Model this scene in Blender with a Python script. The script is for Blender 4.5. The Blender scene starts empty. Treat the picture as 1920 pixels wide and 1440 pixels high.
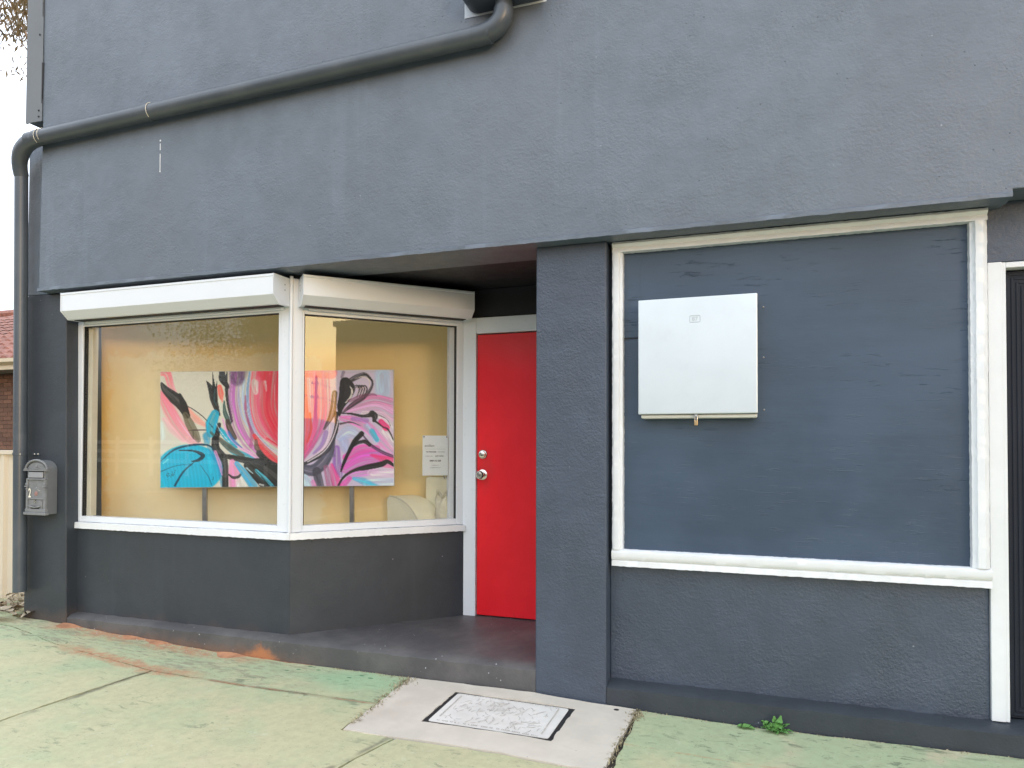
import bpy, bmesh, math, random
import numpy as np
from mathutils import Vector, Matrix
R = math.radians
rnd = random.Random(7)
scene = bpy.context.scene
COL = scene.collection

# ------------------------------------------------------------------ camera, sky, sun, exposure
cam_d = bpy.data.cameras.new('camera')
cam = bpy.data.objects.new('camera', cam_d); COL.objects.link(cam)
cam_d.sensor_width = 36.0
cam_d.lens = 1331.0 / 1920.0 * 36.0
cam_d.shift_y = 0.04664
cam_d.clip_start = 0.05; cam_d.clip_end = 2000
rt = Vector((0.94252015, 0.33413801, 0.00274843)); up = Vector((0.00362861, -0.01845938, 0.99982303))
fw = Vector((-0.33412961, 0.94234338, 0.01861079))
m = Matrix.Identity(4)
for i in range(3):
    m[i][0] = rt[i]; m[i][1] = up[i]; m[i][2] = -fw[i]
m.translation = Vector((0.0, -3.78, 1.345))
cam.matrix_world = m
scene.camera = cam

SUN_DIR = Vector((0.70, -0.714, 0.0)).normalized()
SUN_EL = R(3.5)
world = bpy.data.worlds.new('World'); scene.world = world
world.use_nodes = True

sun_d = bpy.data.lights.new('sun', 'SUN')
sun_d.energy = 0.5; sun_d.angle = R(10); sun_d.color = (1.0, 0.80, 0.60)
sun = bpy.data.objects.new('sun', sun_d); COL.objects.link(sun)
sv = Vector((SUN_DIR.x * math.cos(SUN_EL), SUN_DIR.y * math.cos(SUN_EL), math.sin(SUN_EL)))
sun.rotation_euler = (-sv).to_track_quat('-Z', 'Y').to_euler()
sun.location = sv * 60

vs = scene.view_settings
vs.view_transform = 'Standard'; vs.look = 'None'; vs.gamma = 1.0; vs.use_curve_mapping = False
vs.exposure = 0.55
scene.render.engine = 'CYCLES'
scene.cycles.max_bounces = 10; scene.cycles.transparent_max_bounces = 12

# ------------------------------------------------------------------ node expression helper
class S:
    def __init__(s, t, o): s.t = t; s.o = o
    def _m(s, op, *a):
        n = s.t.nodes.new('ShaderNodeMath'); n.operation = op
        for i, v in enumerate((s,) + a):
            if isinstance(v, S): s.t.links.new(v.o, n.inputs[i])
            else: n.inputs[i].default_value = v
        return S(s.t, n.outputs[0])
    def __add__(s, b): return s._m('ADD', b)
    def __radd__(s, b): return s._m('ADD', b)
    def __sub__(s, b): return s._m('SUBTRACT', b)
    def __rsub__(s, b): return (s * -1.0) + b
    def __mul__(s, b): return s._m('MULTIPLY', b)
    def __rmul__(s, b): return s._m('MULTIPLY', b)
    def __truediv__(s, b): return s._m('DIVIDE', b)
    def abs(s): return s._m('ABSOLUTE')
    def min(s, b): return s._m('MINIMUM', b)
    def max(s, b): return s._m('MAXIMUM', b)
    def pow(s, b): return s._m('POWER', b)
    def ss(s, a, b):
        n = s.t.nodes.new('ShaderNodeMapRange'); n.interpolation_type = 'SMOOTHSTEP'
        s.t.links.new(s.o, n.inputs['Value'])
        lo, hi = (a, b) if a < b else (b, a)
        n.inputs['From Min'].default_value = lo; n.inputs['From Max'].default_value = hi
        n.inputs['To Min'].default_value = 0.0 if a < b else 1.0
        n.inputs['To Max'].default_value = 1.0 if a < b else 0.0
        return S(s.t, n.outputs[0])

class Tree:
    def __init__(s, t): s.t = t; s.n = t.nodes; s.l = t.links
    def pos(s):
        g = s.n.new('ShaderNodeNewGeometry'); x = s.n.new('ShaderNodeSeparateXYZ')
        s.l.new(g.outputs['Position'], x.inputs[0])
        return [S(s.t, x.outputs[i]) for i in range(3)]
    def vec(s, x, y, z):
        c = s.n.new('ShaderNodeCombineXYZ')
        for i, v in enumerate((x, y, z)):
            if isinstance(v, S): s.l.new(v.o, c.inputs[i])
            else: c.inputs[i].default_value = v
        return c.outputs[0]
    def noise(s, scale, detail=4, rough=0.55, vec=None, stretch=None, dist=0.0, col=False):
        n = s.n.new('ShaderNodeTexNoise')
        n.inputs['Scale'].default_value = scale; n.inputs['Detail'].default_value = detail
        n.inputs['Roughness'].default_value = rough; n.inputs['Distortion'].default_value = dist
        if vec is None:
            g = s.n.new('ShaderNodeNewGeometry'); vec = g.outputs['Position']
        if stretch:
            v = s.n.new('ShaderNodeVectorMath'); v.operation = 'MULTIPLY'
            s.l.new(vec, v.inputs[0]); v.inputs[1].default_value = stretch; vec = v.outputs[0]
        s.l.new(vec, n.inputs['Vector'])
        return S(s.t, n.outputs[1 if col else 0])
    def voro(s, scale, vec=None, feature='F1', stretch=None, rand=1.0):
        n = s.n.new('ShaderNodeTexVoronoi'); n.feature = feature
        n.inputs['Scale'].default_value = scale; n.inputs['Randomness'].default_value = rand
        if vec is None:
            g = s.n.new('ShaderNodeNewGeometry'); vec = g.outputs['Position']
        if stretch:
            v = s.n.new('ShaderNodeVectorMath'); v.operation = 'MULTIPLY'
            s.l.new(vec, v.inputs[0]); v.inputs[1].default_value = stretch; vec = v.outputs[0]
        s.l.new(vec, n.inputs['Vector'])
        return S(s.t, n.outputs['Distance'])
    def mix(s, f, a, b):
        n = s.n.new('ShaderNodeMix'); n.data_type = 'RGBA'
        if isinstance(f, S): s.l.new(f.o, n.inputs[0])
        else: n.inputs[0].default_value = f
        for i, v in ((6, a), (7, b)):
            if isinstance(v, S): s.l.new(v.o, n.inputs[i])
            elif hasattr(v, 'is_output'): s.l.new(v, n.inputs[i])
            else: n.inputs[i].default_value = (v[0], v[1], v[2], 1)
        return n.outputs[2]
    def bump(s, h, strength, dist, prev=None):
        n = s.n.new('ShaderNodeBump'); n.inputs['Strength'].default_value = strength
        n.inputs['Distance'].default_value = dist
        s.l.new(h.o, n.inputs['Height'])
        if prev is not None: s.l.new(prev, n.inputs['Normal'])
        return n.outputs[0]

def new_mat(name):
    mt = bpy.data.materials.new(name); mt.use_nodes = True
    b = mt.node_tree.nodes['Principled BSDF']
    return mt, Tree(mt.node_tree), b
def setc(T, b, c):
    if hasattr(c, 'is_output'): T.l.new(c, b.inputs['Base Color'])
    elif isinstance(c, S): T.l.new(c.o, b.inputs['Base Color'])
    else: b.inputs['Base Color'].default_value = (c[0], c[1], c[2], 1)
def setr(T, b, r):
    if isinstance(r, S): T.l.new(r.o, b.inputs['Roughness'])
    else: b.inputs['Roughness'].default_value = r
def scl(c, k): return (c[0] * k, c[1] * k, c[2] * k)

def paint(name, c, rough=0.4, var=0.06, nscale=5.0, bump=0.0, bscale=120, metal=0.0, spec=0.5, dirt=0.0, dirtc=(0.25, 0.2, 0.15)):
    mt, T, b = new_mat(name)
    n = T.noise(nscale, 5)
    col = T.mix(n.ss(0.25, 0.75), scl(c, 1 - var), scl(c, 1 + var))
    if dirt > 0:
        d = (T.noise(9.0, 8, 0.7).ss(0.5, 0.8)) * dirt
        col = T.mix(d, col, dirtc)
    setc(T, b, col); setr(T, b, T.noise(30, 3) * 0.16 + (rough - 0.08))
    b.inputs['Metallic'].default_value = metal; b.inputs['Specular IOR Level'].default_value = spec
    if bump > 0:
        T.l.new(T.bump(T.noise(bscale, 5), bump, 0.004), b.inputs['Normal'])
    return mt

# ------------------------------------------------------------------ world
def build_world():
    T = Tree(world.node_tree)
    bg = world.node_tree.nodes['Background']
    sky = T.n.new('ShaderNodeTexSky'); sky.sky_type = 'NISHITA'; sky.sun_disc = False
    sky.sun_elevation = SUN_EL
    sky.sun_rotation = math.atan2(SUN_DIR.x, SUN_DIR.y)
    sky.air_density = 1.2; sky.dust_density = 2.5; sky.ozone_density = 1.0
    tc = T.n.new('ShaderNodeTexCoord'); sep = T.n.new('ShaderNodeSeparateXYZ')
    T.l.new(tc.outputs['Generated'], sep.inputs[0])
    x, y, z = [S(T.t, sep.outputs[i]) for i in range(3)]
    zz = z.max(0.0) + 0.12
    v = T.vec(x / zz, y / zz, 0.0)
    n1 = T.noise(0.9, 7, 0.58, vec=v, stretch=(1.0, 0.55, 1.0), dist=0.6)
    n2 = T.noise(0.35, 4, 0.5, vec=v)
    cover = (n1 * 0.65 + n2 * 0.35).ss(0.30, 0.52)
    shade = n1.ss(0.35, 0.72)
    cloud = T.mix(shade, (11.4, 12.5, 14.4), (15.8, 17.1, 19.0))
    dot = x * (SUN_DIR.x * math.cos(SUN_EL)) + y * (SUN_DIR.y * math.cos(SUN_EL)) + z * math.sin(SUN_EL)
    warm = (dot + (n1 - 0.5) * 0.016).ss(0.950, 0.974) * z.ss(0.30, 0.12) * (0.75 + shade * 0.25)
    cloud = T.mix(warm, cloud, (76.0, 57.0, 28.0))           # cloud base lit by the setting sun
    low = z.ss(0.03, 0.17)
    fac = (cover * 0.35 + 0.62) * low
    glow = T.n.new('ShaderNodeVectorMath'); glow.operation = 'SCALE'
    T.l.new(sky.outputs[0], glow.inputs[0]); glow.inputs['Scale'].default_value = 1.5
    T.l.new(T.mix(fac, glow.outputs[0], cloud), bg.inputs['Color'])
    bg.inputs['Strength'].default_value = 0.1
build_world()

# ------------------------------------------------------------------ object helpers
def wl(o):
    v = Vector((0, 0, 0))
    while o is not None:
        v = v + o.location; o = o.parent
    return v
def tag(o, label=None, cat=None, group=None, kind=None):
    if label: o['label'] = label
    if cat: o['category'] = cat
    if group: o['group'] = group
    if kind: o['kind'] = kind
    return o
def thing(name, label, cat, loc=(0, 0, 0), group=None):
    o = bpy.data.objects.new(name, None); COL.objects.link(o)
    o.location = loc; o.empty_display_size = 0.1
    return tag(o, label, cat, group)
def copy_tree(o, loc, label=None):
    c = o.copy(); COL.objects.link(c); c.location = loc
    if label: c['label'] = label
    def rec(src, dst):
        for ch in src.children:
            k = ch.copy(); COL.objects.link(k); k.parent = dst; rec(ch, k)
    rec(o, c)
    return c

class MB:
    def __init__(s, frame=None): s.v = []; s.f = []; s.fr = frame
    def pt(s, p):
        p = Vector(p)
        if s.fr is not None: p = s.fr @ p
        s.v.append(p); return len(s.v) - 1
    def face(s, pts): s.f.append([s.pt(p) for p in pts]); return s
    def box(s, x0, x1, y0, y1, z0, z1):
        i = [s.pt(p) for p in ((x0, y0, z0), (x1, y0, z0), (x1, y1, z0), (x0, y1, z0), (x0, y0, z1), (x1, y0, z1), (x1, y1, z1), (x0, y1, z1))]
        for q in ((0, 3, 2, 1), (4, 5, 6, 7), (0, 1, 5, 4), (1, 2, 6, 5), (2, 3, 7, 6), (3, 0, 4, 7)): s.f.append([i[k] for k in q])
        return s
    def hexa(s, p):
        i = [s.pt(q) for q in p]
        for q in ((0, 3, 2, 1), (4, 5, 6, 7), (0, 1, 5, 4), (1, 2, 6, 5), (2, 3, 7, 6), (3, 0, 4, 7)): s.f.append([i[k] for k in q])
        return s
    def prism(s, poly, z0, z1):           # ccw plan polygon; z may be callables of (x,y)
        f0 = z0 if callable(z0) else (lambda x, y: z0)
        f1 = z1 if callable(z1) else (lambda x, y: z1)
        a = [s.pt((x, y, f0(x, y))) for x, y in poly]; b = [s.pt((x, y, f1(x, y))) for x, y in poly]
        n = len(poly)
        s.f.append(a[::-1]); s.f.append(b)
        for k in range(n): s.f.append([a[k], a[(k + 1) % n], b[(k + 1) % n], b[k]])
        return s
    def extrude(s, prof, x0, x1, seg=1, jit=0.0, r=None):   # profile in (y,z) ccw seen from +x, swept along x
        n = len(prof); rows = []
        for k in range(seg + 1):
            x = x0 + (x1 - x0) * k / seg
            rows.append([s.pt((x, y + (r.uniform(-jit, jit) if r else 0), z + (r.uniform(-jit, jit) if r else 0))) for y, z in prof])
        for k in range(seg):
            for j in range(n):
                s.f.append([rows[k][j], rows[k + 1][j], rows[k + 1][(j + 1) % n], rows[k][(j + 1) % n]][::-1])
        s.f.append(rows[0][:]); s.f.append(rows[-1][::-1])
        return s
    def tube(s, pts, rad, n=10, caps=True):
        pts = [Vector(p) for p in pts]; k = len(pts)
        rr = rad if isinstance(rad, (list, tuple)) else [rad] * k
        rows = []; prev = None
        for i in range(k):
            d = (pts[min(i + 1, k - 1)] - pts[max(i - 1, 0)]).normalized()
            if prev is None:
                a = d.orthogonal().normalized()
            else:
                a = (prev - d * prev.dot(d)).normalized()
            prev = a; b = d.cross(a)
            rows.append([s.pt(pts[i] + (a * math.cos(2 * math.pi * j / n) + b * math.sin(2 * math.pi * j / n)) * rr[i]) for j in range(n)])
        for i in range(k - 1):
            for j in range(n):
                s.f.append([rows[i][j], rows[i][(j + 1) % n], rows[i + 1][(j + 1) % n], rows[i + 1][j]])
        if caps: s.f.append(rows[0][::-1]); s.f.append(rows[-1])
        return s
    def lathe(s, c, axis, prof, n=20):     # prof: list of (radius, height along axis)
        c = Vector(c); axis = Vector(axis).normalized(); a = axis.orthogonal().normalized(); b = axis.cross(a)
        rows = [[s.pt(c + axis * h + (a * math.cos(2 * math.pi * j / n) + b * math.sin(2 * math.pi * j / n)) * max(r, 1e-5)) for j in range(n)] for r, h in prof]
        for i in range(len(rows) - 1):
            for j in range(n):
                s.f.append([rows[i][j], rows[i][(j + 1) % n], rows[i + 1][(j + 1) % n], rows[i + 1][j]])
        s.f.append(rows[0][::-1]); s.f.append(rows[-1])
        return s
    def build(s, name, mat, parent=None, bevel=0.0, seg=2, smooth=False, loc=None):
        me = bpy.data.meshes.new(name)
        off = wl(parent) if parent is not None else (Vector(loc) if loc is not None else Vector((0, 0, 0)))
        me.from_pydata([tuple(v - off) for v in s.v], [], s.f); me.update()
        o = bpy.data.objects.new(name, me); COL.objects.link(o)
        if mat: me.materials.append(mat)
        if parent is not None: o.parent = parent
        elif loc is not None: o.location = loc
        bm = bmesh.new(); bm.from_mesh(me)
        bmesh.ops.recalc_face_normals(bm, faces=bm.faces); bm.to_mesh(me); bm.free()
        if smooth:
            for p in me.polygons: p.use_smooth = True
            if smooth is not True: me.set_sharp_from_angle(angle=R(smooth))
        if bevel > 0:
            b = o.modifiers.new('bevel', 'BEVEL'); b.width = bevel; b.segments = seg; b.limit_method = 'ANGLE'; b.angle_limit = R(35)
            b.harden_normals = True
            for p in me.polygons: p.use_smooth = True
        return o

def text_mesh(name, body, size, mat, parent, frame, align='CENTER', bold=0.0, depth=0.0003):
    cu = bpy.data.curves.new(name, 'FONT'); cu.body = body; cu.size = size; cu.align_x = align
    cu.offset = bold; cu.extrude = depth; cu.resolution_u = 3
    o = bpy.data.objects.new(name, cu); COL.objects.link(o)
    dg = bpy.context.evaluated_depsgraph_get()
    me = bpy.data.meshes.new_from_object(o.evaluated_get(dg))
    bpy.data.objects.remove(o)
    off = wl(parent)
    me.transform(Matrix.Translation(-off) @ frame); me.materials.clear(); me.materials.append(mat); me.name = name
    t = bpy.data.objects.new(name, me); COL.objects.link(t); t.parent = parent
    return t

# ------------------------------------------------------------------ materials
def stucco(name, c, grain=1.0, rough=0.46, spec=0.9):
    mt, T, b = new_mat(name)
    big = T.noise(1.1, 4, 0.6); mid = T.noise(5.0, 6, 0.65)
    f = (big * 0.5 + mid * 0.5).ss(0.36, 0.64)
    col = T.mix(f, scl(c, 0.86), scl(c, 1.14))
    tint = T.noise(0.7, 3, 0.5, stretch=(1, 1, 0.6)).ss(0.42, 0.62)
    col = T.mix(tint * 0.5, col, (c[0] * 1.10, c[1] * 1.0, c[2] * 0.98))
    worn = T.noise(2.3, 8, 0.72, dist=0.3).ss(0.60, 0.80)
    col = T.mix(worn * 0.42, col, scl(c, 1.45))
    # vertical dusty runs
    run = T.noise(7.0, 4, 0.6, stretch=(1.0, 1.0, 0.06)).ss(0.56, 0.75)
    col = T.mix(run * 0.30, col, (c[0] * 1.5, c[1] * 1.5, c[2] * 1.5))
    chip = T.voro(9.0).ss(0.046, 0.026) * T.noise(3.1, 2).ss(0.52, 0.60)
    col = T.mix(chip * 0.5, col, (0.4, 0.42, 0.45))
    x, y, z = T.pos()
    low = (z + T.noise(6.0, 5, 0.65) * 0.25).ss(0.30, 0.06)
    left = x.ss(-2.4, -3.6)
    col = T.mix(low * left * 0.55, col, (0.19, 0.115, 0.075))
    pit_ = T.voro(21.0).ss(0.10, 0.05) * T.noise(2.7, 3).ss(0.50, 0.58)
    col = T.mix(pit_ * 0.55, col, scl(c, 0.35))
    rep_ = (T.noise(1.7, 2, 0.3)).ss(0.63, 0.645)             # patches touched up with a slightly different batch
    col = T.mix(rep_ * 0.30, col, scl(c, 0.80))
    setc(T, b, col)
    setr(T, b, T.noise(16.0, 5) * 0.25 + (rough - 0.12))
    b.inputs['Specular IOR Level'].default_value = spec
    patch = T.noise(3.6, 4, 0.6).ss(0.34, 0.70)
    fine = T.noise(78.0, 4, 0.6); med = T.noise(42.0, 4, 0.6, stretch=(1.0, 1.0, 1.3))
    trow = T.noise(9.0, 5, 0.7, stretch=(0.7, 1, 1.4), dist=0.4).ss(0.50, 0.68)
    h = fine * (patch * 0.55 + 0.45) + med * (patch * 0.5 + 0.2)
    nb = T.bump(h, min(1.0, 0.62 * grain), 0.008)
    nb = T.bump(trow, 0.05 * grain, 0.006, nb)
    nb = T.bump(T.noise(2.2, 3), 0.25, 0.03, nb)
    nb = T.bump(pit_ + chip, 0.5, -0.006, nb) if False else T.bump(pit_, 0.6, 0.006, nb)
    T.l.new(nb, b.inputs['Normal'])
    return mt
WALL = (0.118, 0.124, 0.138)
M_wall = stucco('painted_stucco', (0.100, 0.127, 0.159), 0.72)
M_smooth = stucco('painted_render_smooth', (0.038, 0.046, 0.056), 0.40, spec=0.45)
M_pier = stucco('painted_stucco_coarse', (0.050, 0.067, 0.098), 1.1, spec=0.7)
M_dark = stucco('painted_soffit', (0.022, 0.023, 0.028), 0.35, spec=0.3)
M_pipe = paint('pipe_paint', (0.072, 0.086, 0.102), 0.28, 0.10, 4.0, 0.02, 40)
def pipe_mat():
    mt, T, b = new_mat('pipe_paint')
    n = T.noise(3.0, 4)
    col = T.mix(n.ss(0.3, 0.7), (0.064, 0.078, 0.094), (0.082, 0.096, 0.112))
    dust = T.noise(6.0, 5, 0.65, stretch=(0.5, 1, 1)).ss(0.50, 0.75)
    col = T.mix(dust * 0.25, col, (0.16, 0.17, 0.18))
    setc(T, b, col); setr(T, b, n * 0.08 + 0.30)
    return mt
M_pipe = pipe_mat()
M_flash = paint('flashing_paint', (0.135, 0.150, 0.160), 0.4, 0.06, 3.0, 0.05, 30)
M_white = paint('white_gloss_paint', (0.77, 0.79, 0.80), 0.34, 0.03, 6.0, 0.10, 50, dirt=0.10, dirtc=(0.5, 0.46, 0.38))
M_alu = paint('white_powder_coat', (0.75, 0.78, 0.81), 0.30, 0.015, 3.0, dirt=0.05, dirtc=(0.5, 0.48, 0.42))
M_shut = paint('shutter_coat', (0.73, 0.77, 0.81), 0.32, 0.015, 3.0, dirt=0.05, dirtc=(0.5, 0.48, 0.42))
M_black = paint('black_rubber', (0.012, 0.012, 0.013), 0.6, 0.1)
def door_mat():
    mt, T, b = new_mat('red_door_paint')
    x, y, z = T.pos()
    n = T.noise(2.5, 5)
    col = T.mix(n.ss(0.3, 0.7), (0.80, 0.013, 0.022), (0.90, 0.018, 0.028))
    hand = ((x + 1.885).abs() * 7.0 + (z - 1.17).abs() * 2.6 + T.noise(14.0, 5, 0.7) * 0.9).ss(1.25, 0.5)
    kick = (z + T.noise(7.0, 5, 0.7) * 0.25).ss(0.42, 0.20)
    scuff = T.noise(22.0, 6, 0.75, stretch=(1, 1, 0.25)).ss(0.58, 0.66) * kick
    dust = (z + n * 0.3).ss(2.0, 2.3)
    col = T.mix(hand * 0.22, col, (0.30, 0.06, 0.05))
    col = T.mix(scuff * 0.4, col, (0.25, 0.03, 0.03))
    col = T.mix(dust * 0.25, col, (0.55, 0.12, 0.12))
    setc(T, b, col); setr(T, b, T.noise(9.0, 5, 0.65) * 0.22 + 0.30)
    b.inputs['Specular IOR Level'].default_value = 0.25
    T.l.new(T.bump(T.noise(60, 3, 0.6, stretch=(1, 1, 0.2)), 0.08, 0.002, T.bump(T.noise(3.0, 3), 0.12, 0.01)), b.inputs['Normal'])
    return mt
M_red = door_mat()
M_chrome = paint('satin_nickel', (0.72, 0.68, 0.62), 0.22, 0.05, 40, metal=1.0)
M_brass = paint('brass', (0.66, 0.47, 0.25), 0.3, 0.1, 60, metal=1.0)
M_steel = paint('grey_steel', (0.32, 0.31, 0.30), 0.35, 0.12, 12, metal=0.9)
M_meter = paint('light_grey_enamel', (0.68, 0.735, 0.75), 0.36, 0.03, 4.0, 0.04, 9, metal=0.55, dirt=0.16, dirtc=(0.5, 0.5, 0.5))
M_meterback = paint('cream_enamel', (0.66, 0.66, 0.60), 0.4, 0.05)
M_emboss = paint('faint_grey_print', (0.50, 0.54, 0.55), 0.5)
M_letter = paint('cast_aluminium_grey', (0.20, 0.205, 0.21), 0.42, 0.12, 25, 0.25, 130)
M_letterside = paint('grey_sheet_metal', (0.15, 0.16, 0.165), 0.4, 0.06, 12, 0.05, 60)
M_num = paint('cream_number', (0.78, 0.74, 0.62), 0.5)
M_ink = paint('ink', (0.03, 0.03, 0.035), 0.6); M_inkgrey = paint('grey_ink', (0.16, 0.16, 0.17), 0.6); M_inkblue = paint('blue_grey_ink', (0.12, 0.17, 0.24), 0.6)
M_sign = paint('pale_acrylic_sign', (0.74, 0.78, 0.79), 0.25, 0.02)
M_canvas = paint('canvas_edge', (0.70, 0.68, 0.63), 0.7)
M_intceil = paint('ceiling_white', (0.72, 0.70, 0.64), 0.7)
M_chair = paint('cream_leather', (0.90, 0.83, 0.60), 0.45, 0.05, 6, 0.12, 90)
M_cushion = paint('cushion_fabric', (0.66, 0.60, 0.44), 0.75, 0.1, 20, 0.2, 120)
M_bead = paint('cream_bead', (0.72, 0.66, 0.52), 0.4)
M_fence = paint('cream_fence_steel', (0.66, 0.58, 0.46), 0.4, 0.03, 2.0, dirt=0.06)
M_cream = paint('cream_fascia', (0.62, 0.53, 0.38), 0.5, 0.05, dirt=0.1)
M_tile = paint('terracotta_tile', (0.30, 0.135, 0.10), 0.65, 0.25, 9.0, 0.2, 40)
M_mortar = paint('mortar', (0.17, 0.125, 0.10), 0.9, 0.15, 30)
M_soffit = paint('eave_lining', (0.35, 0.31, 0.28), 0.7)
M_dirt = paint('red_dirt', (0.46, 0.22, 0.115), 0.95, 0.25, 14, 0.6, 90)
M_soil = paint('dark_soil', (0.06, 0.05, 0.038), 0.95, 0.4, 20, 0.6, 80)
M_wood = paint('pole_wood', (0.10, 0.075, 0.055), 0.85, 0.25, 6)
M_asphalt = paint('asphalt', (0.05, 0.05, 0.052), 0.8, 0.2, 8, 0.4, 90)
M_conc = paint('kerb_concrete', (0.36, 0.34, 0.30), 0.85, 0.12, 6, 0.3, 80)
M_grassground = paint('verge_dirt_grass', (0.10, 0.10, 0.05), 0.95, 0.4, 3, 0.6, 30)
M_housewall = paint('house_render', (0.32, 0.28, 0.24), 0.8, 0.1)
M_fencewhite = paint('white_fence_paint', (0.74, 0.72, 0.66), 0.5, 0.05)

def brick_mat():
    mt, T, b = new_mat('brown_brick')
    oi = T.n.new('ShaderNodeObjectInfo'); r = S(T.t, oi.outputs['Random'])
    col = T.mix(r, (0.13, 0.068, 0.048), (0.22, 0.115, 0.075))
    col = T.mix(T.noise(60, 5).ss(0.4, 0.7) * 0.5, col, (0.10, 0.06, 0.045))
    setc(T, b, col); setr(T, b, 0.85)
    T.l.new(T.bump(T.noise(90, 4), 0.4, 0.004), b.inputs['Normal'])
    return mt
M_brick = brick_mat()

def glass_mat():
    mt, T, b = new_mat('window_glass')
    T.n.remove(b)
    out = [n for n in T.n if n.type == 'OUTPUT_MATERIAL'][0]
    ge = T.n.new('ShaderNodeNewGeometry'); dt = T.n.new('ShaderNodeVectorMath'); dt.operation = 'DOT_PRODUCT'
    T.l.new(ge.outputs['Incoming'], dt.inputs[0]); T.l.new(ge.outputs['Normal'], dt.inputs[1])
    fr = (1.0 - S(T.t, dt.outputs['Value']).abs()).pow(5.0) * 0.955 + 0.045
    tr = T.n.new('ShaderNodeBsdfTransparent'); tr.inputs[0].default_value = (0.99, 0.995, 0.99, 1)
    gl = T.n.new('ShaderNodeBsdfGlossy'); gl.inputs['Roughness'].default_value = 0.012
    mx = T.n.new('ShaderNodeMixShader')
    T.l.new(T.bump(T.noise(1.3, 2), 0.05, 0.01), gl.inputs['Normal'])
    T.l.new(fr.o, mx.inputs[0]); T.l.new(tr.outputs[0], mx.inputs[1]); T.l.new(gl.outputs[0], mx.inputs[2])
    # thin film of street dust on the pane
    df = T.n.new('ShaderNodeBsdfDiffuse'); df.inputs[0].default_value = (0.6, 0.55, 0.45, 1)
    mx2 = T.n.new('ShaderNodeMixShader')
    d = T.noise(3.0, 6, 0.7).ss(0.45, 0.8) * 0.025 + 0.004
    T.l.new(d.o, mx2.inputs[0]); T.l.new(mx.outputs[0], mx2.inputs[1]); T.l.new(df.outputs[0], mx2.inputs[2])
    T.l.new(mx2.outputs[0], out.inputs[0])
    return mt
M_glass = glass_mat()

def intwall_mat():
    mt, T, b = new_mat('tan_gallery_wall')
    x, y, z = T.pos()
    n = T.noise(9.0, 8, 0.75) * 0.30
    # a lighter, ragged-edged area around the painting
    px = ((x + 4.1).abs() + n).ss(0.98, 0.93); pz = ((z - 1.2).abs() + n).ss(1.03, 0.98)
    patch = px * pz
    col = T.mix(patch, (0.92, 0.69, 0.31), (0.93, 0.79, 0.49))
    col = T.mix(T.noise(3.0, 4).ss(0.4, 0.7) * 0.25, col, (0.87, 0.67, 0.33))
    setc(T, b, col); setr(T, b, 0.6)
    return mt
M_intwall = intwall_mat()
M_intfloor = paint('tan_floor', (0.84, 0.68, 0.42), 0.5, 0.1, 5)

def ply_mat():
    mt, T, b = new_mat('painted_plywood')
    c = (0.048, 0.075, 0.115)
    g = T.noise(9.0, 6, 0.65, stretch=(0.16, 1, 1.5))
    big = T.noise(1.5, 4)
    col = T.mix((g * 0.25 + big * 0.75).ss(0.38, 0.62), scl(c, 0.88), scl(c, 1.12))
    setc(T, b, col); setr(T, b, T.noise(6, 4) * 0.22 + 0.30)
    crack = T.noise(34.0, 5, 0.7, stretch=(0.20, 1, 1.7)).ss(0.57, 0.68) * T.noise(3.2, 3).ss(0.44, 0.62)
    fl_ = T.noise(19.0, 3, 0.6, stretch=(0.3, 1, 1.6)).ss(0.66, 0.70)
    col = T.mix((crack * 0.14).max(fl_ * 0.20), col, scl(c, 0.55))
    setc(T, b, col)
    nb = T.bump(crack, 0.6, 0.004)
    nb = T.bump(T.noise(60, 4, 0.6, stretch=(0.3, 1, 1.4)), 0.16, 0.003, nb)
    nb = T.bump(big, 0.2, 0.03, nb)
    T.l.new(nb, b.inputs['Normal'])
    return mt
M_ply = ply_mat()

def floor_mat():
    mt, T, b = new_mat('painted_step')
    c = (0.092, 0.090, 0.092)
    w = T.noise(2.2, 6, 0.65).ss(0.40, 0.66)
    col = T.mix(w, scl(c, 0.85), (0.122, 0.117, 0.114))
    sp = T.voro(26.0).ss(0.11, 0.07) * T.noise(5.0, 3).ss(0.54, 0.62)
    col = T.mix(sp * 0.85, col, (0.62, 0.64, 0.66))
    x, y, z = T.pos()
    low = (z + T.noise(8.0, 5, 0.65) * 0.16).ss(0.15, 0.04); left = x.ss(-2.4, -3.3)
    col = T.mix(low * left * 0.7, col, (0.20, 0.11, 0.065))
    stain = ((x + 3.05).abs() * 1.7 + (z + 0.02).abs() * 3.0 + T.noise(18.0, 5, 0.7) * 0.35).ss(0.50, 0.28)
    col = T.mix(stain, col, (0.42, 0.17, 0.075))
    setc(T, b, col); setr(T, b, T.noise(9, 4) * 0.3 + 0.38)
    nb = T.bump(T.noise(70, 5), 0.35, 0.005); nb = T.bump(T.noise(12, 4), 0.3, 0.012, nb)
    T.l.new(nb, b.inputs['Normal'])
    return mt
M_floor = floor_mat()

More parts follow.
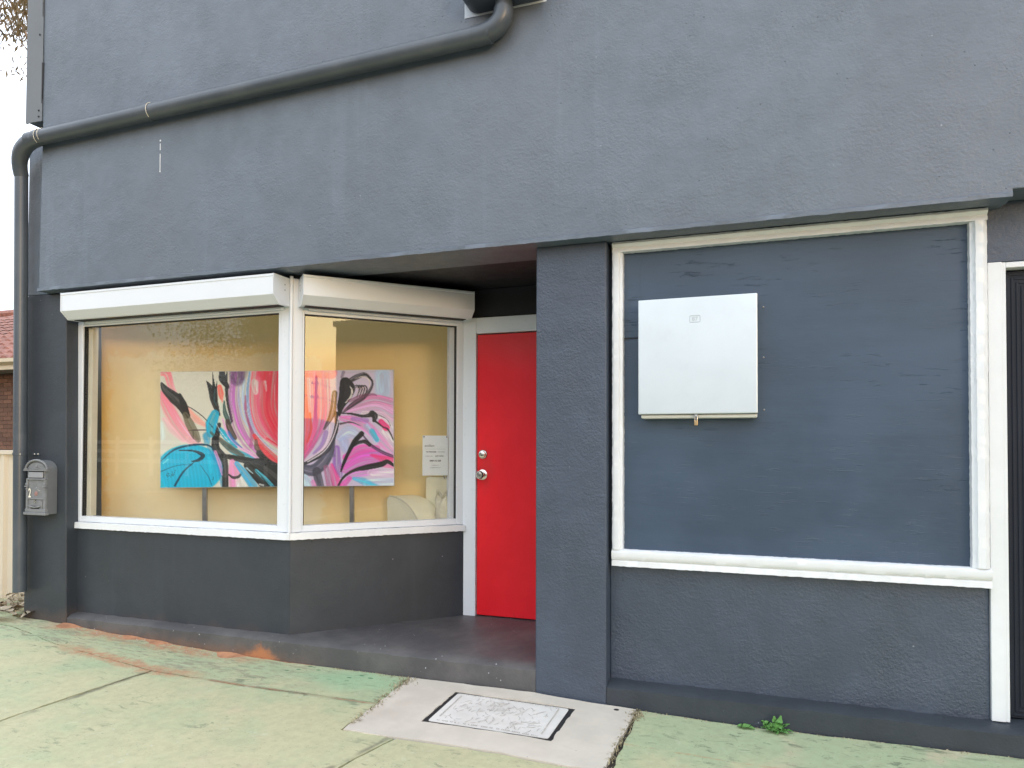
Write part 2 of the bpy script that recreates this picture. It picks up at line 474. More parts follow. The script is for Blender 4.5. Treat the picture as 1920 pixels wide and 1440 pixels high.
def pave_mat():
    mt, T, b = new_mat('worn_green_paving')
    x, y, z = T.pos()
    big = T.noise(1.25, 5, 0.6, dist=0.5); mid = T.noise(4.5, 6, 0.68, stretch=(1, 1.0, 1))
    sm = T.noise(22.0, 6, 0.7)
    near = (y + mid * 0.25).ss(-0.62, -0.12)               # paint survives best along the wall
    right = (x + mid).ss(-0.9, 0.6)
    g = (big * 0.62 + mid * 0.38 + near * 0.14 + right * 0.05).ss(0.46, 0.70)
    col = T.mix(g, (0.55, 0.525, 0.315), (0.42, 0.49, 0.29))
    tan = T.noise(1.9, 4, 0.6, dist=0.8).ss(0.55, 0.72)
    col = T.mix(tan * 0.6, col, (0.62, 0.51, 0.34))
    pale = T.noise(6.0, 8, 0.75, dist=1.5).ss(0.58, 0.74)
    col = T.mix(pale * 0.6, col, (0.64, 0.66, 0.52))
    vivid = ((x + 2.25).abs() * 1.1 + (y + 0.16).abs() * 2.6 + mid * 0.5).ss(0.95, 0.45)
    col = T.mix(vivid * 0.6, col, (0.30, 0.52, 0.30))
    # scuffs and scraped flakes
    sc = T.noise(15.0, 6, 0.72, stretch=(0.6, 1.4, 1), dist=0.7).ss(0.565, 0.625)
    zone = T.noise(2.4, 3).ss(0.44, 0.62) * 0.7 + near * 0.55
    col = T.mix((sc * zone).min(1.0) * 0.75, col, (0.15, 0.19, 0.12))
    fl = T.voro(15.0, stretch=(0.7, 1.3, 1)).ss(0.085, 0.05) * T.noise(4.0, 3).ss(0.5, 0.6)
    col = T.mix(fl * 0.8, col, (0.60, 0.60, 0.55))
    col = T.mix(sm.ss(0.35, 0.7) * 0.22, col, (0.22, 0.21, 0.14))
    ch = T.noise(34.0, 5, 0.7).ss(0.60, 0.66) * T.noise(5.5, 4, 0.6).ss(0.50, 0.62)
    col = T.mix(ch * 0.55, col, (0.30, 0.28, 0.21))
    spk = T.voro(44.0).ss(0.16, 0.10) * (T.noise(9.0, 3).ss(0.46, 0.58) * 0.8 + near * 0.3)
    col = T.mix(spk * 0.65, col, (0.13, 0.13, 0.09))
    jl = (x + 3.47).max(-9.0) * 0.0 - 0.45 + (x * -1.0 - 3.47).max(0.0) * 0.085
    nj = T.noise(11.0, 6, 0.7)
    ja = ((y - jl).abs() + nj * 0.05).ss(0.052, 0.028) * (x + nj).ss(-3.7, -3.0) * x.ss(-1.85, -2.0)
    jb = ((x + 3.50 - (y + 0.95) * 0.035).abs() + nj * 0.07).ss(0.066, 0.034) * y.ss(-0.43, -0.46)
    jc = ((x + 1.66 - (y + 0.82) * 0.23).abs() + nj * 0.05).ss(0.052, 0.028) * y.ss(-0.78, -0.82)
    col = T.mix(ja.max(jb).max(jc) * T.noise(3.3, 4).ss(0.36, 0.58) * 0.75, col, (0.13, 0.125, 0.085))
    strip = (y - jl).ss(-0.02, 0.05) * x.ss(-2.2, -3.0)
    strk = T.noise(17.0, 6, 0.72, stretch=(0.45, 1.9, 1), dist=0.5).ss(0.50, 0.60)
    col = T.mix(strip * strk * 0.60, col, (0.27, 0.225, 0.16))
    moss = T.voro(13.0, stretch=(0.7, 1.4, 1)).ss(0.20, 0.12) * (y + nj * 0.1).ss(-0.20, -0.08) * ((x + 2.35).abs() + nj * 0.3).ss(0.75, 0.5)
    col = T.mix(moss * 0.85, col, (0.035, 0.17, 0.075))
    # red outback dirt blown against the step and into the joints
    e = T.noise(7.0, 7, 0.7, dist=0.8) * 0.22
    along = (x + e).ss(-4.95, -4.55) * (x + e).ss(-2.75, -3.3)
    d1 = ((y * -1.0) + e).ss(0.29, 0.17) * along
    cl = T.noise(3.1, 4, 0.6).ss(0.38, 0.52)
    jy = (x + 3.47).max(-9.0) * 0.0 - 0.45 + (x * -1.0 - 3.47).max(0.0) * 0.085
    d2 = ((y - jy - 0.02).abs() + e * 0.9).ss(0.185, 0.125) * (x + e).ss(-4.4, -4.0) * (x + e).ss(-2.9, -3.3)
    d3 = ((y - jy).abs() + e * 0.4).ss(0.055, 0.035) * (x + e).ss(-4.7, -4.2)
    brk = T.noise(24.0, 6, 0.75).ss(0.40, 0.56)
    dirt = (d1 * (cl * 0.8 + 0.2) * (brk * 0.7 + 0.3)).max(d2 * (brk * 0.6 + 0.4)).max(d3 * 0.65)
    d4 = ((y * -1.0) + e * 1.4).ss(0.17, 0.10) * T.noise(4.0, 5).ss(0.48, 0.6)
    dirt = dirt.max(d4 * 0.6)
    col = T.mix(dirt * 0.85, col, (0.50, 0.24, 0.13))
    setc(T, b, col); setr(T, b, T.noise(8, 4) * 0.25 + 0.55)
    nb = T.bump(sm, 0.35, 0.004); nb = T.bump(T.noise(90, 4), 0.25, 0.002, nb)
    nb = T.bump(T.noise(6.0, 4), 0.35, 0.012, nb)
    T.l.new(nb, b.inputs['Normal'])
    return mt
M_pave = pave_mat()

def pit_mat(name, c, k=1.0):
    mt, T, b = new_mat(name)
    n = T.noise(3.0, 6, 0.65)
    col = T.mix(n.ss(0.35, 0.65), scl(c, 0.93), scl(c, 1.07))
    st = T.noise(7.0, 7, 0.75, dist=1.0).ss(0.60, 0.78)
    col = T.mix(st * 0.3 * k, col, (0.30, 0.24, 0.17))
    pin = T.voro(20.0).ss(0.07, 0.04) * T.noise(3.4, 2).ss(0.55, 0.62)
    col = T.mix(pin * 0.8, col, (0.10, 0.09, 0.07))
    x, y, z = T.pos()
    w = ((y + 0.30).abs() * 0.0 + T.noise(2.6, 4).ss(0.5, 0.7)) * 0.35
    col = T.mix(w, col, (0.50, 0.42, 0.34))
    setc(T, b, col); setr(T, b, 0.75)
    T.l.new(T.bump(T.noise(70, 4), 0.2, 0.003), b.inputs['Normal'])
    return mt
M_pit = pit_mat('pale_concrete_surround', (0.63, 0.57, 0.475)); M_lid = pit_mat('white_painted_lid', (0.72, 0.69, 0.635), 0.6)

def leaf_mat(name, c1, c2, trans=0.3, rough=0.5):
    mt, T, b = new_mat(name)
    at = T.n.new('ShaderNodeAttribute'); at.attribute_name = 'tone'
    f = S(T.t, at.outputs['Fac'])
    col = T.mix(f, c1, c2)
    setc(T, b, col); setr(T, b, rough)
    tl = T.n.new('ShaderNodeBsdfTranslucent'); T.l.new(col, tl.inputs[0])
    mx = T.n.new('ShaderNodeMixShader'); mx.inputs[0].default_value = trans
    out = [n for n in T.n if n.type == 'OUTPUT_MATERIAL'][0]
    T.l.new(b.outputs[0], mx.inputs[1]); T.l.new(tl.outputs[0], mx.inputs[2]); T.l.new(mx.outputs[0], out.inputs[0])
    return mt
M_gum = leaf_mat('gum_leaf', (0.10, 0.09, 0.045), (0.32, 0.22, 0.11))
M_streetleaf = leaf_mat('street_tree_leaf', (0.05, 0.065, 0.025), (0.13, 0.12, 0.04))
M_weed = leaf_mat('weed_leaf', (0.09, 0.26, 0.055), (0.20, 0.42, 0.12), 0.2)
M_dead = leaf_mat('dead_leaf', (0.22, 0.15, 0.08), (0.62, 0.55, 0.42), 0.15, 0.7)
M_straw = leaf_mat('dry_grass', (0.20, 0.16, 0.09), (0.50, 0.43, 0.27), 0.1, 0.8)
M_bark = paint('gum_bark', (0.36, 0.24, 0.16), 0.8, 0.25, 4)

# ------------------------------------------------------------------ ground and street
GX = [(-30, 0.10), (-7, 0.10), (-5.2, 0.06), (-4.77, 0.045), (-4.36, 0.021), (-3.88, 0.0), (-3.43, -0.020), (-2.84, -0.030), (-1.2, -0.028), (-0.8, -0.045), (-0.1, -0.063), (1.0, -0.05), (4, -0.05), (30, -0.05)]
def gz(x):
    for (a, za), (b, zb) in zip(GX, GX[1:]):
        if a <= x <= b: return za + (zb - za) * (x - a) / (b - a)
    return -0.05
def sheet(name, x0, x1, y0, y1, z, mat, kind='structure'):
    o = MB().face([(x0, y0, z), (x1, y0, z), (x1, y1, z), (x0, y1, z)]).build(name, mat)
    return tag(o, kind=kind)
sheet('ground', -700, 700, -700, 700, -0.30, M_grassground)
tag(MB().box(-120, 120, -12.6, -5.4, -0.29, -0.21).build('road', M_asphalt), kind='structure')
tag(MB().box(-120, 120, -5.4, -5.22, -0.29, -0.09).build('kerb', M_conc, bevel=0.02), kind='structure')
tag(MB().box(-120, 120, -5.22, -3.3, -0.29, -0.105).build('nature_strip', M_grassground), kind='structure')
tag(MB().box(-120, 120, -12.8, -12.6, -0.29, -0.09).build('kerb', M_conc, bevel=0.02), kind='structure')
tag(MB().box(-120, 120, -19.0, -12.8, -0.29, -0.10).build('nature_strip', M_grassground), kind='structure')
tag(MB().box(-40, -5.25, 0.36, 30, -0.29, 0.02).build('yard', M_grassground), kind='structure')

bed = MB()
xs = [-14 + 0.5 * k for k in range(41)]
for a, b_ in zip(xs, xs[1:]):
    bed.hexa([(a, -3.28, -0.28), (b_, -3.28, -0.28), (b_, 0.4 if b_ < -5.2 else -0.001, -0.28), (a, 0.4 if b_ < -5.2 else -0.001, -0.28),
              (a, -3.28, gz(a) - 0.016), (b_, -3.28, gz(b_) - 0.016), (b_, 0.4 if b_ < -5.2 else -0.001, gz(b_) - 0.016), (a, 0.4 if b_ < -5.2 else -0.001, gz(a) - 0.016)])
pavement = tag(bed.build('pavement', M_soil), kind='structure')
def slab(poly, rough=0.006):
    bm = bmesh.new()
    pts = []
    n = len(poly)
    for i in range(n):                                     # broken, uneven slab edges
        a = Vector(poly[i]); b_ = Vector(poly[(i + 1) % n]); k = max(1, int((b_ - a).length / 0.06))
        nd = Vector((a.y - b_.y, b_.x - a.x)).normalized()
        for j in range(k):
            q = a.lerp(b_, j / k)
            if j: q = q + nd * rnd.uniform(-rough, rough)
            pts.append(q)
    f = bm.faces.new([bm.verts.new((q.x, q.y, 0)) for q in pts])
    for gx, _ in GX:
        bmesh.ops.bisect_plane(bm, geom=bm.verts[:] + bm.edges[:] + bm.faces[:], plane_co=(gx, 0, 0), plane_no=(1, 0, 0))
    r = bmesh.ops.extrude_face_region(bm, geom=bm.faces[:])
    low = [v for v in r['geom'] if isinstance(v, bmesh.types.BMVert)]
    lows = set(low)
    for v in bm.verts: v.co.z = gz(v.co.x) - (0.03 if v in lows else 0.0)
    bmesh.ops.recalc_face_normals(bm, faces=bm.faces)
    me = bpy.data.meshes.new('paving_slab'); bm.to_mesh(me); bm.free()
    me.materials.append(M_pave)
    o = bpy.data.objects.new('paving_slab', me); COL.objects.link(o); o.parent = pavement
    return o
g = 0.0075
slab([(-9.5, -0.28), (-5.04, -0.20), (-4.45, -0.33), (-3.934, -0.40), (-3.472, -0.448), (-2.64, -0.447), (-1.935, -0.425), (-1.975, -0.012), (-4.78, -0.004), (-5.2, -0.004), (-5.25, 0.35), (-9.5, 0.35)])
slab([(-9.5, -3.25), (-3.58 - g, -3.25), (-3.534 - g, -1.3), (-3.521 - g, -0.95), (-3.472 - g, -0.458), (-3.934, -0.411), (-4.45, -0.341), (-5.04, -0.211), (-9.5, -0.291)])
slab([(-3.58 + g, -3.25), (-1.80 - g, -3.25), (-1.704 - g, -1.143), (-1.671 - g, -0.98), (-1.63 - g, -0.812), (-1.925, -0.808), (-1.935, -0.436), (-2.64, -0.458), (-3.472 + g, -0.459), (-3.521 + g, -0.95), (-3.534 + g, -1.3)])
slab([(-1.80 + g, -3.25), (-0.62 - g, -3.25), (-0.64 - g, -0.79), (-0.68, -0.782), (-1.63 + g, -0.812), (-1.671 + g, -0.98), (-1.704 + g, -1.143)])
slab([(-0.62 + g, -3.25), (1.5, -3.25), (1.5, -0.008), (-0.62, -0.012)])
slab([(1.5 + 2 * g, -3.25), (5.5, -3.25), (5.5, -0.008), (1.5 + 2 * g, -0.008)])

# ------------------------------------------------------------------ the shop
shop = thing('shop_building', 'dark grey rendered shop with recessed red door, white framed windows and a boarded panel', 'building', (0, 0, 0))
CX, CY = -2.90, 0.09
q2 = math.sqrt(0.5)
def RP(s, d, z):            # along the splayed window from the corner, d = outwards from its face
    return (CX + s * q2 + d * q2, CY + s * q2 - d * q2, z)
FR2 = Matrix(((q2, -q2, 0, CX), (q2, q2, 0, CY), (0, 0, 1, 0), (0, 0, 0, 1)))   # local x along pane, local y inwards
SZ = 2.458                  # underside of the upper wall
uw = MB(); ol = [(-4.972, SZ), (1.05, SZ), (1.05, 2.49), (4.6, 2.49), (4.6, 6.3), (-5.09, 6.3), (-5.09, 3.70), (-4.955, 3.70)]
ia = [uw.pt((x, -0.08, z)) for x, z in ol]; ib = [uw.pt((x, 0.28, z)) for x, z in ol]
uw.f.append(ia); uw.f.append(ib[::-1])
for k in range(len(ol)): uw.f.append([ia[k], ib[k], ib[(k + 1) % len(ol)], ia[(k + 1) % len(ol)]])
uw.build('upper_wall', M_wall, shop, 0.006)
MB().box(-5.11, 4.65, -0.11, 0.31, 6.3, 6.37).build('parapet_capping', M_flash, shop, 0.006)
lr = random.Random(3)
MB().extrude([(-0.091, SZ - 0.004), (0.02, SZ - 0.006), (0.02, SZ - 0.0005), (-0.079, SZ + 0.016), (-0.084, SZ + 0.020), (-0.091, SZ + 0.014)], -4.975, 1.046, 150, 0.0016, lr).build('lintel_lip', M_wall, shop, smooth=40)
# piers
MB().hexa([(-5.185, 0.0, -0.25), (-4.750, 0.0, -0.25), (-4.750, 0.30, -0.25), (-5.185, 0.30, -0.25), (-5.20, 0.0, SZ - 0.008), (-4.800, 0.0, SZ - 0.008), (-4.800, 0.30, SZ - 0.008), (-5.20, 0.30, SZ - 0.008)]).build('wall_pier', M_smooth, shop, 0.010, 3)
MB().box(-5.20, -4.975, 0.0, 0.30, SZ - 0.008, 3.70).build('corner_wall', M_wall, shop, 0.006)
MB().box(-1.20, -0.80, 0.0, 0.30, -0.25, SZ - 0.002).build('wall_pier', M_pier, shop, 0.010, 3)
# corner flashing on the upper left edge, standing slightly off the wall
fl = MB().hexa([(-5.112, -0.095, 3.70), (-4.957, -0.087, 3.70), (-4.957, -0.083, 3.70), (-5.112, -0.083, 3.70), (-5.10, -0.095, 6.25), (-4.950, -0.087, 6.25), (-4.950, -0.083, 6.25), (-5.10, -0.083, 6.25)]).build('corner_flashing', M_flash, shop, 0.001)
for z0, z1, wd in ((3.83, 4.13, 0.012), (4.47, 4.75, 0.009)):
    MB().hexa([(-4.962, -0.089, z0), (-4.958, -0.089, z0), (-4.957, -0.0815, z0), (-4.962, -0.0815, z0), (-4.960, -0.090, z1), (-4.960 + wd, -0.084, z1), (-4.960 + wd, -0.0815, z1), (-4.962, -0.0815, z1)]).build('open_seam', M_black, fl)
for z in (3.735, 3.78, 4.34, 4.95):
    MB().lathe((-4.985, -0.0905, z), (0, -1, 0), [(0.007, 0), (0.006, 0.003), (0.0, 0.004)], 10).build('rivet', M_black, fl)
# wall under the splayed shop window
def gfl(x, y): return 0.0
MB().prism([(-4.80, CY), (CX, CY), (CX - 0.05, CY + 0.12), (-4.80, CY + 0.12)], -0.05, 0.735).build('window_base_wall', M_smooth, shop, 0.006)
p_in = 0.12
MB(FR2).prism([(0.001, 0.0), (1.215, 0.0), (1.215, p_in), (-0.049, p_in)][0:4], -0.05, 0.735).build('window_base_wall', M_smooth, shop, 0.006)
# wall above the windows, hidden behind the shutter boxes
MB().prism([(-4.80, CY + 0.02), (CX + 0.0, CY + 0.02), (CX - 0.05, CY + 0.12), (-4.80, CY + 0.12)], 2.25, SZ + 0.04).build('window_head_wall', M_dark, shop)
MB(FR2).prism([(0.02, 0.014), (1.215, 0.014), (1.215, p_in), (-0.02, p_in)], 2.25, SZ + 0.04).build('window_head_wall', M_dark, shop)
# alcove floor and the front step
st = MB()
prof = [(0.0, -0.22), (1.05, -0.22), (1.05, 0.120), (0.10, 0.114), (0.03, 0.104), (0.004, 0.088)]
sx = [-4.752 + 0.0935 * k for k in range(38)] + [-1.199]
st.extrude(prof, -4.752, -1.199, 60, 0.0025, random.Random(5))
st.build('door_step', M_floor, shop, smooth=35)
MB().box(-1.199, -1.02, 0.302, 1.05, -0.2, 0.119).build('alcove_floor', M_floor, shop)
# alcove
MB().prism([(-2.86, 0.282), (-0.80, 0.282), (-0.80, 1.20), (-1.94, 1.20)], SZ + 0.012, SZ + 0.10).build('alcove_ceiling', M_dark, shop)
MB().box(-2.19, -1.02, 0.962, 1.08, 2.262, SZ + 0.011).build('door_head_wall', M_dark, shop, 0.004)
MB().box(-1.02, -0.80, 0.301, 1.08, -0.2, SZ + 0.011).build('alcove_side_wall', M_pier, shop, 0.004)
# ---- red door
dfm = MB()
dfm.extrude([(0.0, 0.0), (0.0, 0.001)], 0, 0.0001) if False else None
dfm.box(-2.052, -1.952, 0.945, 1.03, 0.118, 2.262).box(-1.952, -1.115, 0.9455, 1.03, 2.147, 2.2615).box(-1.115, -1.021, 0.945, 1.03, 0.118, 2.262)
door_frame = dfm.build('door_frame', M_alu, shop, 0.004)
door = MB().box(-1.948, -1.119, 0.962, 1.002, 0.127, 2.139).build('front_door', M_red, shop, 0.004)
db = MB().lathe((-1.902, 0.962, 1.277), (0, -1, 0), [(0.034, 0), (0.034, 0.004), (0.030, 0.009), (0.026, 0.010), (0.024, 0.026), (0.020, 0.028), (0.0, 0.028)], 28).build('deadbolt', M_chrome, door, smooth=40)
MB().lathe((-1.900, 0.933, 1.270), (0, -1, 0), [(0.005, 0), (0.005, 0.002), (0, 0.002)], 10).build('keyhole', M_black, door)
MB().lathe((-1.905, 0.962, 1.131), (0, -1, 0), [(0.038, 0), (0.037, 0.005), (0.030, 0.008), (0.014, 0.010), (0.013, 0.030), (0.022, 0.036), (0.029, 0.046), (0.029, 0.056), (0.022, 0.064), (0.0, 0.066)], 28).build('door_knob', M_chrome, door, smooth=40)
MB().lathe((-1.905, 0.8945, 1.131), (0, -1, 0), [(0.010, 0), (0.009, 0.003), (0.0, 0.003)], 14).build('keyhole', M_steel, door)
MB().box(-1.954, -1.9485, 0.958, 0.962, 1.125, 1.137).build('latch_plate', M_steel, door)
# ---- display windows
def window(name_frame, fr, x0, x1, jl, jr, zs, seg_gasket):
    z0, z1, g0, g1 = zs                 # frame bottom, top, glass bottom, top
    f = MB(fr)
    f.box(x0, x0 + jl, 0.008, 0.075, z0, z1).box(x1 - jr, x1, 0.008, 0.075, z0, z1)
    f.box(x0 + jl, x1 - jr, 0.0095, 0.075, z0, g0).box(x0 + jl, x1 - jr, 0.0095, 0.075, g1, z1)
    fo = f.build(name_frame, M_alu, shop, 0.003)
    gk = MB(fr)
    gk.box(x0 + jl, x0 + jl + 0.006, 0.020, 0.05, g0, g1).box(x0 + jl + 0.006, x1 - jr, 0.020, 0.05, g1 - 0.006, g1)
    gk.box(x1 - jr - 0.006, x1 - jr, 0.020, 0.05, g0, g1 - 0.006)
    gk.build('black_gasket', M_black, fo)
    MB(fr).box(x0 + jl + 0.006, x1 - jr - 0.006, 0.034, 0.039, g0 + 0.0005, g1 - 0.0065).build('glass_pane', M_glass, fo)
    return fo
FR1 = Matrix.Translation((0, CY, 0))
w1 = window('display_window', FR1, -4.797, -2.985, 0.050, 0.022, (0.772, 2.247, 0.813, 2.212), 0)
MB(FR1).box(-4.741, -4.700, 0.052, 0.10, 0.813, 2.24).box(-4.797, -2.99, 0.076, 0.11, 2.22, 2.249).box(-4.797, -2.99, 0.076, 0.115, 0.76, 0.79).build('glazing_bead', M_bead, w1, 0.002)
w2 = window('splayed_window', FR2, 0.072, 1.215, 0.012, 0.058, (0.772, 2.247, 0.813, 2.205), 0)
MB(FR2).box(1.115, 1.151, 0.048, 0.10, 0.79, 2.24).box(0.09, 1.2, 0.076, 0.11, 2.222, 2.249).box(0.09, 1.2, 0.076, 0.115, 0.76, 0.79).build('glazing_bead', M_alu, w2, 0.002)
# corner post with its cover strip
cp = MB()
cp.prism([(-2.985, CY + 0.004), (CX - 0.012, CY + 0.002), (CX - 0.003, CY - 0.006)] + [RP(0.012, 0.004, 0)[:2], RP(0.072, -0.004, 0)[:2], RP(0.072, -0.075, 0)[:2], (CX - 0.06, CY + 0.085), (-2.985, CY + 0.08)], 0.7725, 2.43)
cpo = cp.build('corner_post', M_alu, shop, 0.003)
MB().tube([(CX + 0.004, CY - 0.008, 0.773), (CX + 0.004, CY - 0.008, 2.44)], 0.012, 10).build('cover_strip', M_alu, cpo, smooth=40)
for z in (0.85, 1.45, 2.15):
    MB().lathe((-2.955, CY + 0.003, z), (0, -1, 0), [(0.005, 0), (0.004, 0.002), (0, 0.0025)], 8).build('screw_cap', M_alu, cpo)
    MB().lathe(RP(0.05, -0.002, z), (q2, -q2, 0), [(0.005, 0), (0.004, 0.002), (0, 0.0025)], 8).build('screw_cap', M_alu, cpo)
# sills with an uneven paint line
MB().extrude([(CY - 0.022, 0.726), (CY + 0.06, 0.726), (CY + 0.06, 0.7715), (CY - 0.020, 0.769)], -4.808, CX - 0.012, 130, 0.0018, random.Random(8)).build('window_sill', M_white, w1, smooth=40)
MB(FR2).extrude([(-0.022, 0.726), (0.06, 0.726), (0.06, 0.7715), (-0.020, 0.769)], -0.004, 1.215, 90, 0.0018, random.Random(9)).build('window_sill', M_white, w2, smooth=40)
MB().prism([(CX - 0.014, CY - 0.0225), (CX + 0.012, CY - 0.0225), (CX + 0.014, CY - 0.016), (CX + 0.02, CY + 0.05), (CX - 0.014, CY + 0.05)], 0.7255, 0.7718).build('sill_corner', M_white, w1, 0.003)
# ---- right hand side: plinth, base wall, boarded panel
pl = MB().extrude([(0.0, -0.24), (0.30, -0.24), (0.30, 0.075), (0.105, 0.070), (0.03, 0.058), (0.006, 0.046)], -0.799, 4.5, 110, 0.003, random.Random(11))
pl.build('plinth', M_smooth, shop, smooth=35)
MB().box(-0.80, 0.991, 0.105, 0.30, 0.03, 0.700).build('panel_base_wall', M_pier, shop, 0.006)
MB().box(-0.80, 0.988, 0.112, 0.30, 0.700, SZ - 0.003).build('panel_back_wall', M_smooth, shop)
panel = MB().box(-0.722, 0.914, 0.094, 0.1115, 0.772, 2.412).build('boarded_panel', M_ply, shop, 0.002)
MB().box(-0.722, -0.633, 0.0922, 0.0938, 1.935, 2.412).build('board_strip', M_ply, panel, 0.001)
MB().box(-0.722, -0.625, 0.0905, 0.0938, 1.9275, 1.9335).build('board_joint', M_black, panel)
fj = random.Random(12)
def mould(fr, L0, L1, prof, mat=M_white, seg=None):
    return MB(fr).extrude(prof, L0, L1, seg or int((L1 - L0) * 60), 0.0012, fj).build('frame_moulding', mat, panel, smooth=38)
# profiles: (depth y, across)
FT = Matrix.Identity(4)
mould(FT, -0.778, 0.984, [(0.048, 2.412), (0.048, 2.398), (0.110, 2.398), (0.110, 2.449), (0.040, 2.452), (0.036, 2.440), (0.044, 2.430), (0.054, 2.424)])
mould(FT, -0.782, 0.990, [(0.052, 0.690), (0.110, 0.690), (0.110, 0.779), (0.060, 0.779), (0.046, 0.768), (0.044, 0.745), (0.052, 0.727), (0.060, 0.722), (0.054, 0.716)])
FV = Matrix(((0, 0, 1, 0), (0, 1, 0, 0), (1, 0, 0, 0), (0, 0, 0, 1)))      # sweep upwards, profile z -> world x
mould(FV, 0.7795, 2.3975, [(0.110, -0.778), (0.050, -0.778), (0.044, -0.768), (0.046, -0.742), (0.056, -0.736), (0.056, -0.722), (0.110, -0.720)])
mould(FV, 0.7795, 2.3975, [(0.110, 0.912), (0.060, 0.914), (0.056, 0.926), (0.044, 0.934), (0.042, 0.962), (0.052, 0.976), (0.060, 0.984), (0.110, 0.985)])
# wall and side door at the right edge
MB().box(0.988, 2.6, 0.095, 0.30, 2.206, 2.4895).build('door_head_wall', M_pier, shop, 0.004)
MB().box(2.6, 4.6, 0.0, 0.30, 0.0, 2.4895).build('end_wall', M_pier, shop, 0.006)
sdf = MB()
sdf.box(0.9925, 1.050, 0.088, 0.20, 0.072, 2.2055).box(1.050, 1.0675, 0.096, 0.20, 0.071, 2.2045).box(1.0675, 2.0, 0.0965, 0.20, 2.178, 2.204).box(2.0, 2.08, 0.088, 0.2, 0.07, 2.2055)
sdf.build('side_door_frame', M_white, shop, 0.003)
sdoor = MB().box(1.071, 1.995, 0.150, 0.19, 0.078, 2.170).build('side_door', paint('navy_black_gloss', (0.016, 0.020, 0.030), 0.5, 0.1, spec=0.25), shop, 0.003)
for k in range(4):
    i = 0.010 + 0.020 * k; w = 0.011
    rb = MB(); x0, x1, z0, z1 = 1.071 + i, 1.995 - i, 0.078 + i, 2.170 - i
    rb.box(x0, x0 + w, 0.1455, 0.1505, z0, z1).box(x1 - w, x1, 0.1455, 0.1505, z0, z1).box(x0 + w, x1 - w, 0.1455, 0.1505, z1 - w, z1).box(x0 + w, x1 - w, 0.1455, 0.1505, z0, z0 + w)
    rb.build('panel_moulding', sdoor.data.materials[0], sdoor, 0.003)
MB().box(2.08, 2.6, 0.1, 0.3, 0.0, 2.206).build('end_wall', M_pier, shop)
# body of the building behind
MB().box(-5.19, -5.05, 0.3005, 9.0, -0.25, 6.3).box(4.46, 4.6, 0.2805, 9.0, -0.25, 6.3).box(-5.05, 4.46, 8.86, 9.0, -0.25, 6.3).build('outer_wall', M_wall, shop)
# flat roof with an unseen rooflight added to brighten the front gallery
MB().box(-5.05, 4.46, 2.02, 8.86, 2.80, 2.90).box(-0.9, 4.46, 0.2805, 2.02, 2.80, 2.90).box(-5.05, -0.9, 0.2805, 0.34, 2.80, 2.90).build('flat_roof', M_flash, shop)
MB().box(-5.0, -0.9, 0.345, 2.015, 2.86, 2.866).build('added_rooflight', M_glass, shop)
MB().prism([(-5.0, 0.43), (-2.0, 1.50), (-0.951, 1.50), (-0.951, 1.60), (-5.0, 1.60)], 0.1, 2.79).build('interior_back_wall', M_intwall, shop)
MB().box(-5.049, -5.0, 0.301, 1.50, 0.1, 2.79).box(-5.0, -4.80, 0.215, 0.301, 0.1, 2.50).build('interior_side_wall', M_intwall, shop)
MB().box(-0.95, -0.9, 1.121, 1.50, 0.1, 2.79).box(-2.06, -0.9, 1.0801, 1.12, 0.1, 2.61).build('interior_side_wall', M_intwall, shop)
MB().box(-5.0, -0.95, 0.2815, 0.30, SZ + 0.105, 2.79).build('interior_front_wall', M_intceil, shop)
MB().prism([(-5.0, 0.211), (-2.96, 0.211), (-2.05, 1.12), (-0.95, 1.12), (-0.95, 1.50), (-5.0, 1.50)], 0.12, 0.20).build('interior_floor', M_intfloor, shop)
# white drips of old paint on the wall
dr = MB()
for z0, z1, w in ((3.395, 3.405, 0.005), (3.335, 3.38, 0.003), (3.19, 3.31, 0.0025), (3.185, 3.195, 0.005)):
    dr.box(-3.845 - w, -3.845 + w, -0.0815, -0.079, z0, z1)
dr.build('paint_drip', M_white, shop)

# ------------------------------------------------------------------ roller shutter boxes
def shutter(fr, x0, x1, label, seed):
    base = fr @ Vector(((x0 + x1) / 2, -0.06, 2.24))
    t = thing('roller_shutter', label, 'shutter', base, 'white roller shutter boxes over the corner window')
    prof = [(0.006, 2.245), (-0.115, 2.241), (-0.172, 2.294), (-0.172, 2.408), (-0.176, 2.409), (-0.176, 2.424), (0.006, 2.424)]
    MB(fr).extrude(prof[::-1], x0 + 0.004, x1 - 0.004).build('shutter_box', M_shut, t, 0.0025)
    cap = [(0.008, 2.242), (-0.117, 2.238), (-0.1775, 2.293), (-0.1775, 2.4265), (0.008, 2.4265)]
    for a, b_ in ((x0, x0 + 0.0038), (x1 - 0.0038, x1)):
        c = MB(fr).extrude(cap[::-1], a, b_).build('end_cap', M_shut, t, 0.001)
        sx_ = x1 if a > x0 else x0; d = Vector((1 if a > x0 else -1, 0, 0))
        for z in (2.34, 2.375):
            q = MB(fr); q.lathe((sx_, -0.06, z), d, [(0.005, 0), (0.004, 0.0015), (0, 0.002)], 8); q.build('rivet', M_steel, c)
    MB(fr).box(x0 + 0.03, x1 - 0.03, -0.09, -0.03, 2.2385, 2.2425).build('slot_strip', M_black, t)
    # folded bottom bar just showing under the box
    MB(fr).box(x0 + 0.06, x1 - 0.05, -0.028, 0.006, 2.226, 2.244).build('bottom_bar', M_shut, t, 0.002)
    return t
shutter(FR1, -4.745, CX - 0.008, 'long white roller shutter box over the left street-facing window', 1)
shutter(FR2, 0.044, 1.217, 'shorter white roller shutter box over the angled window beside the red door', 2)

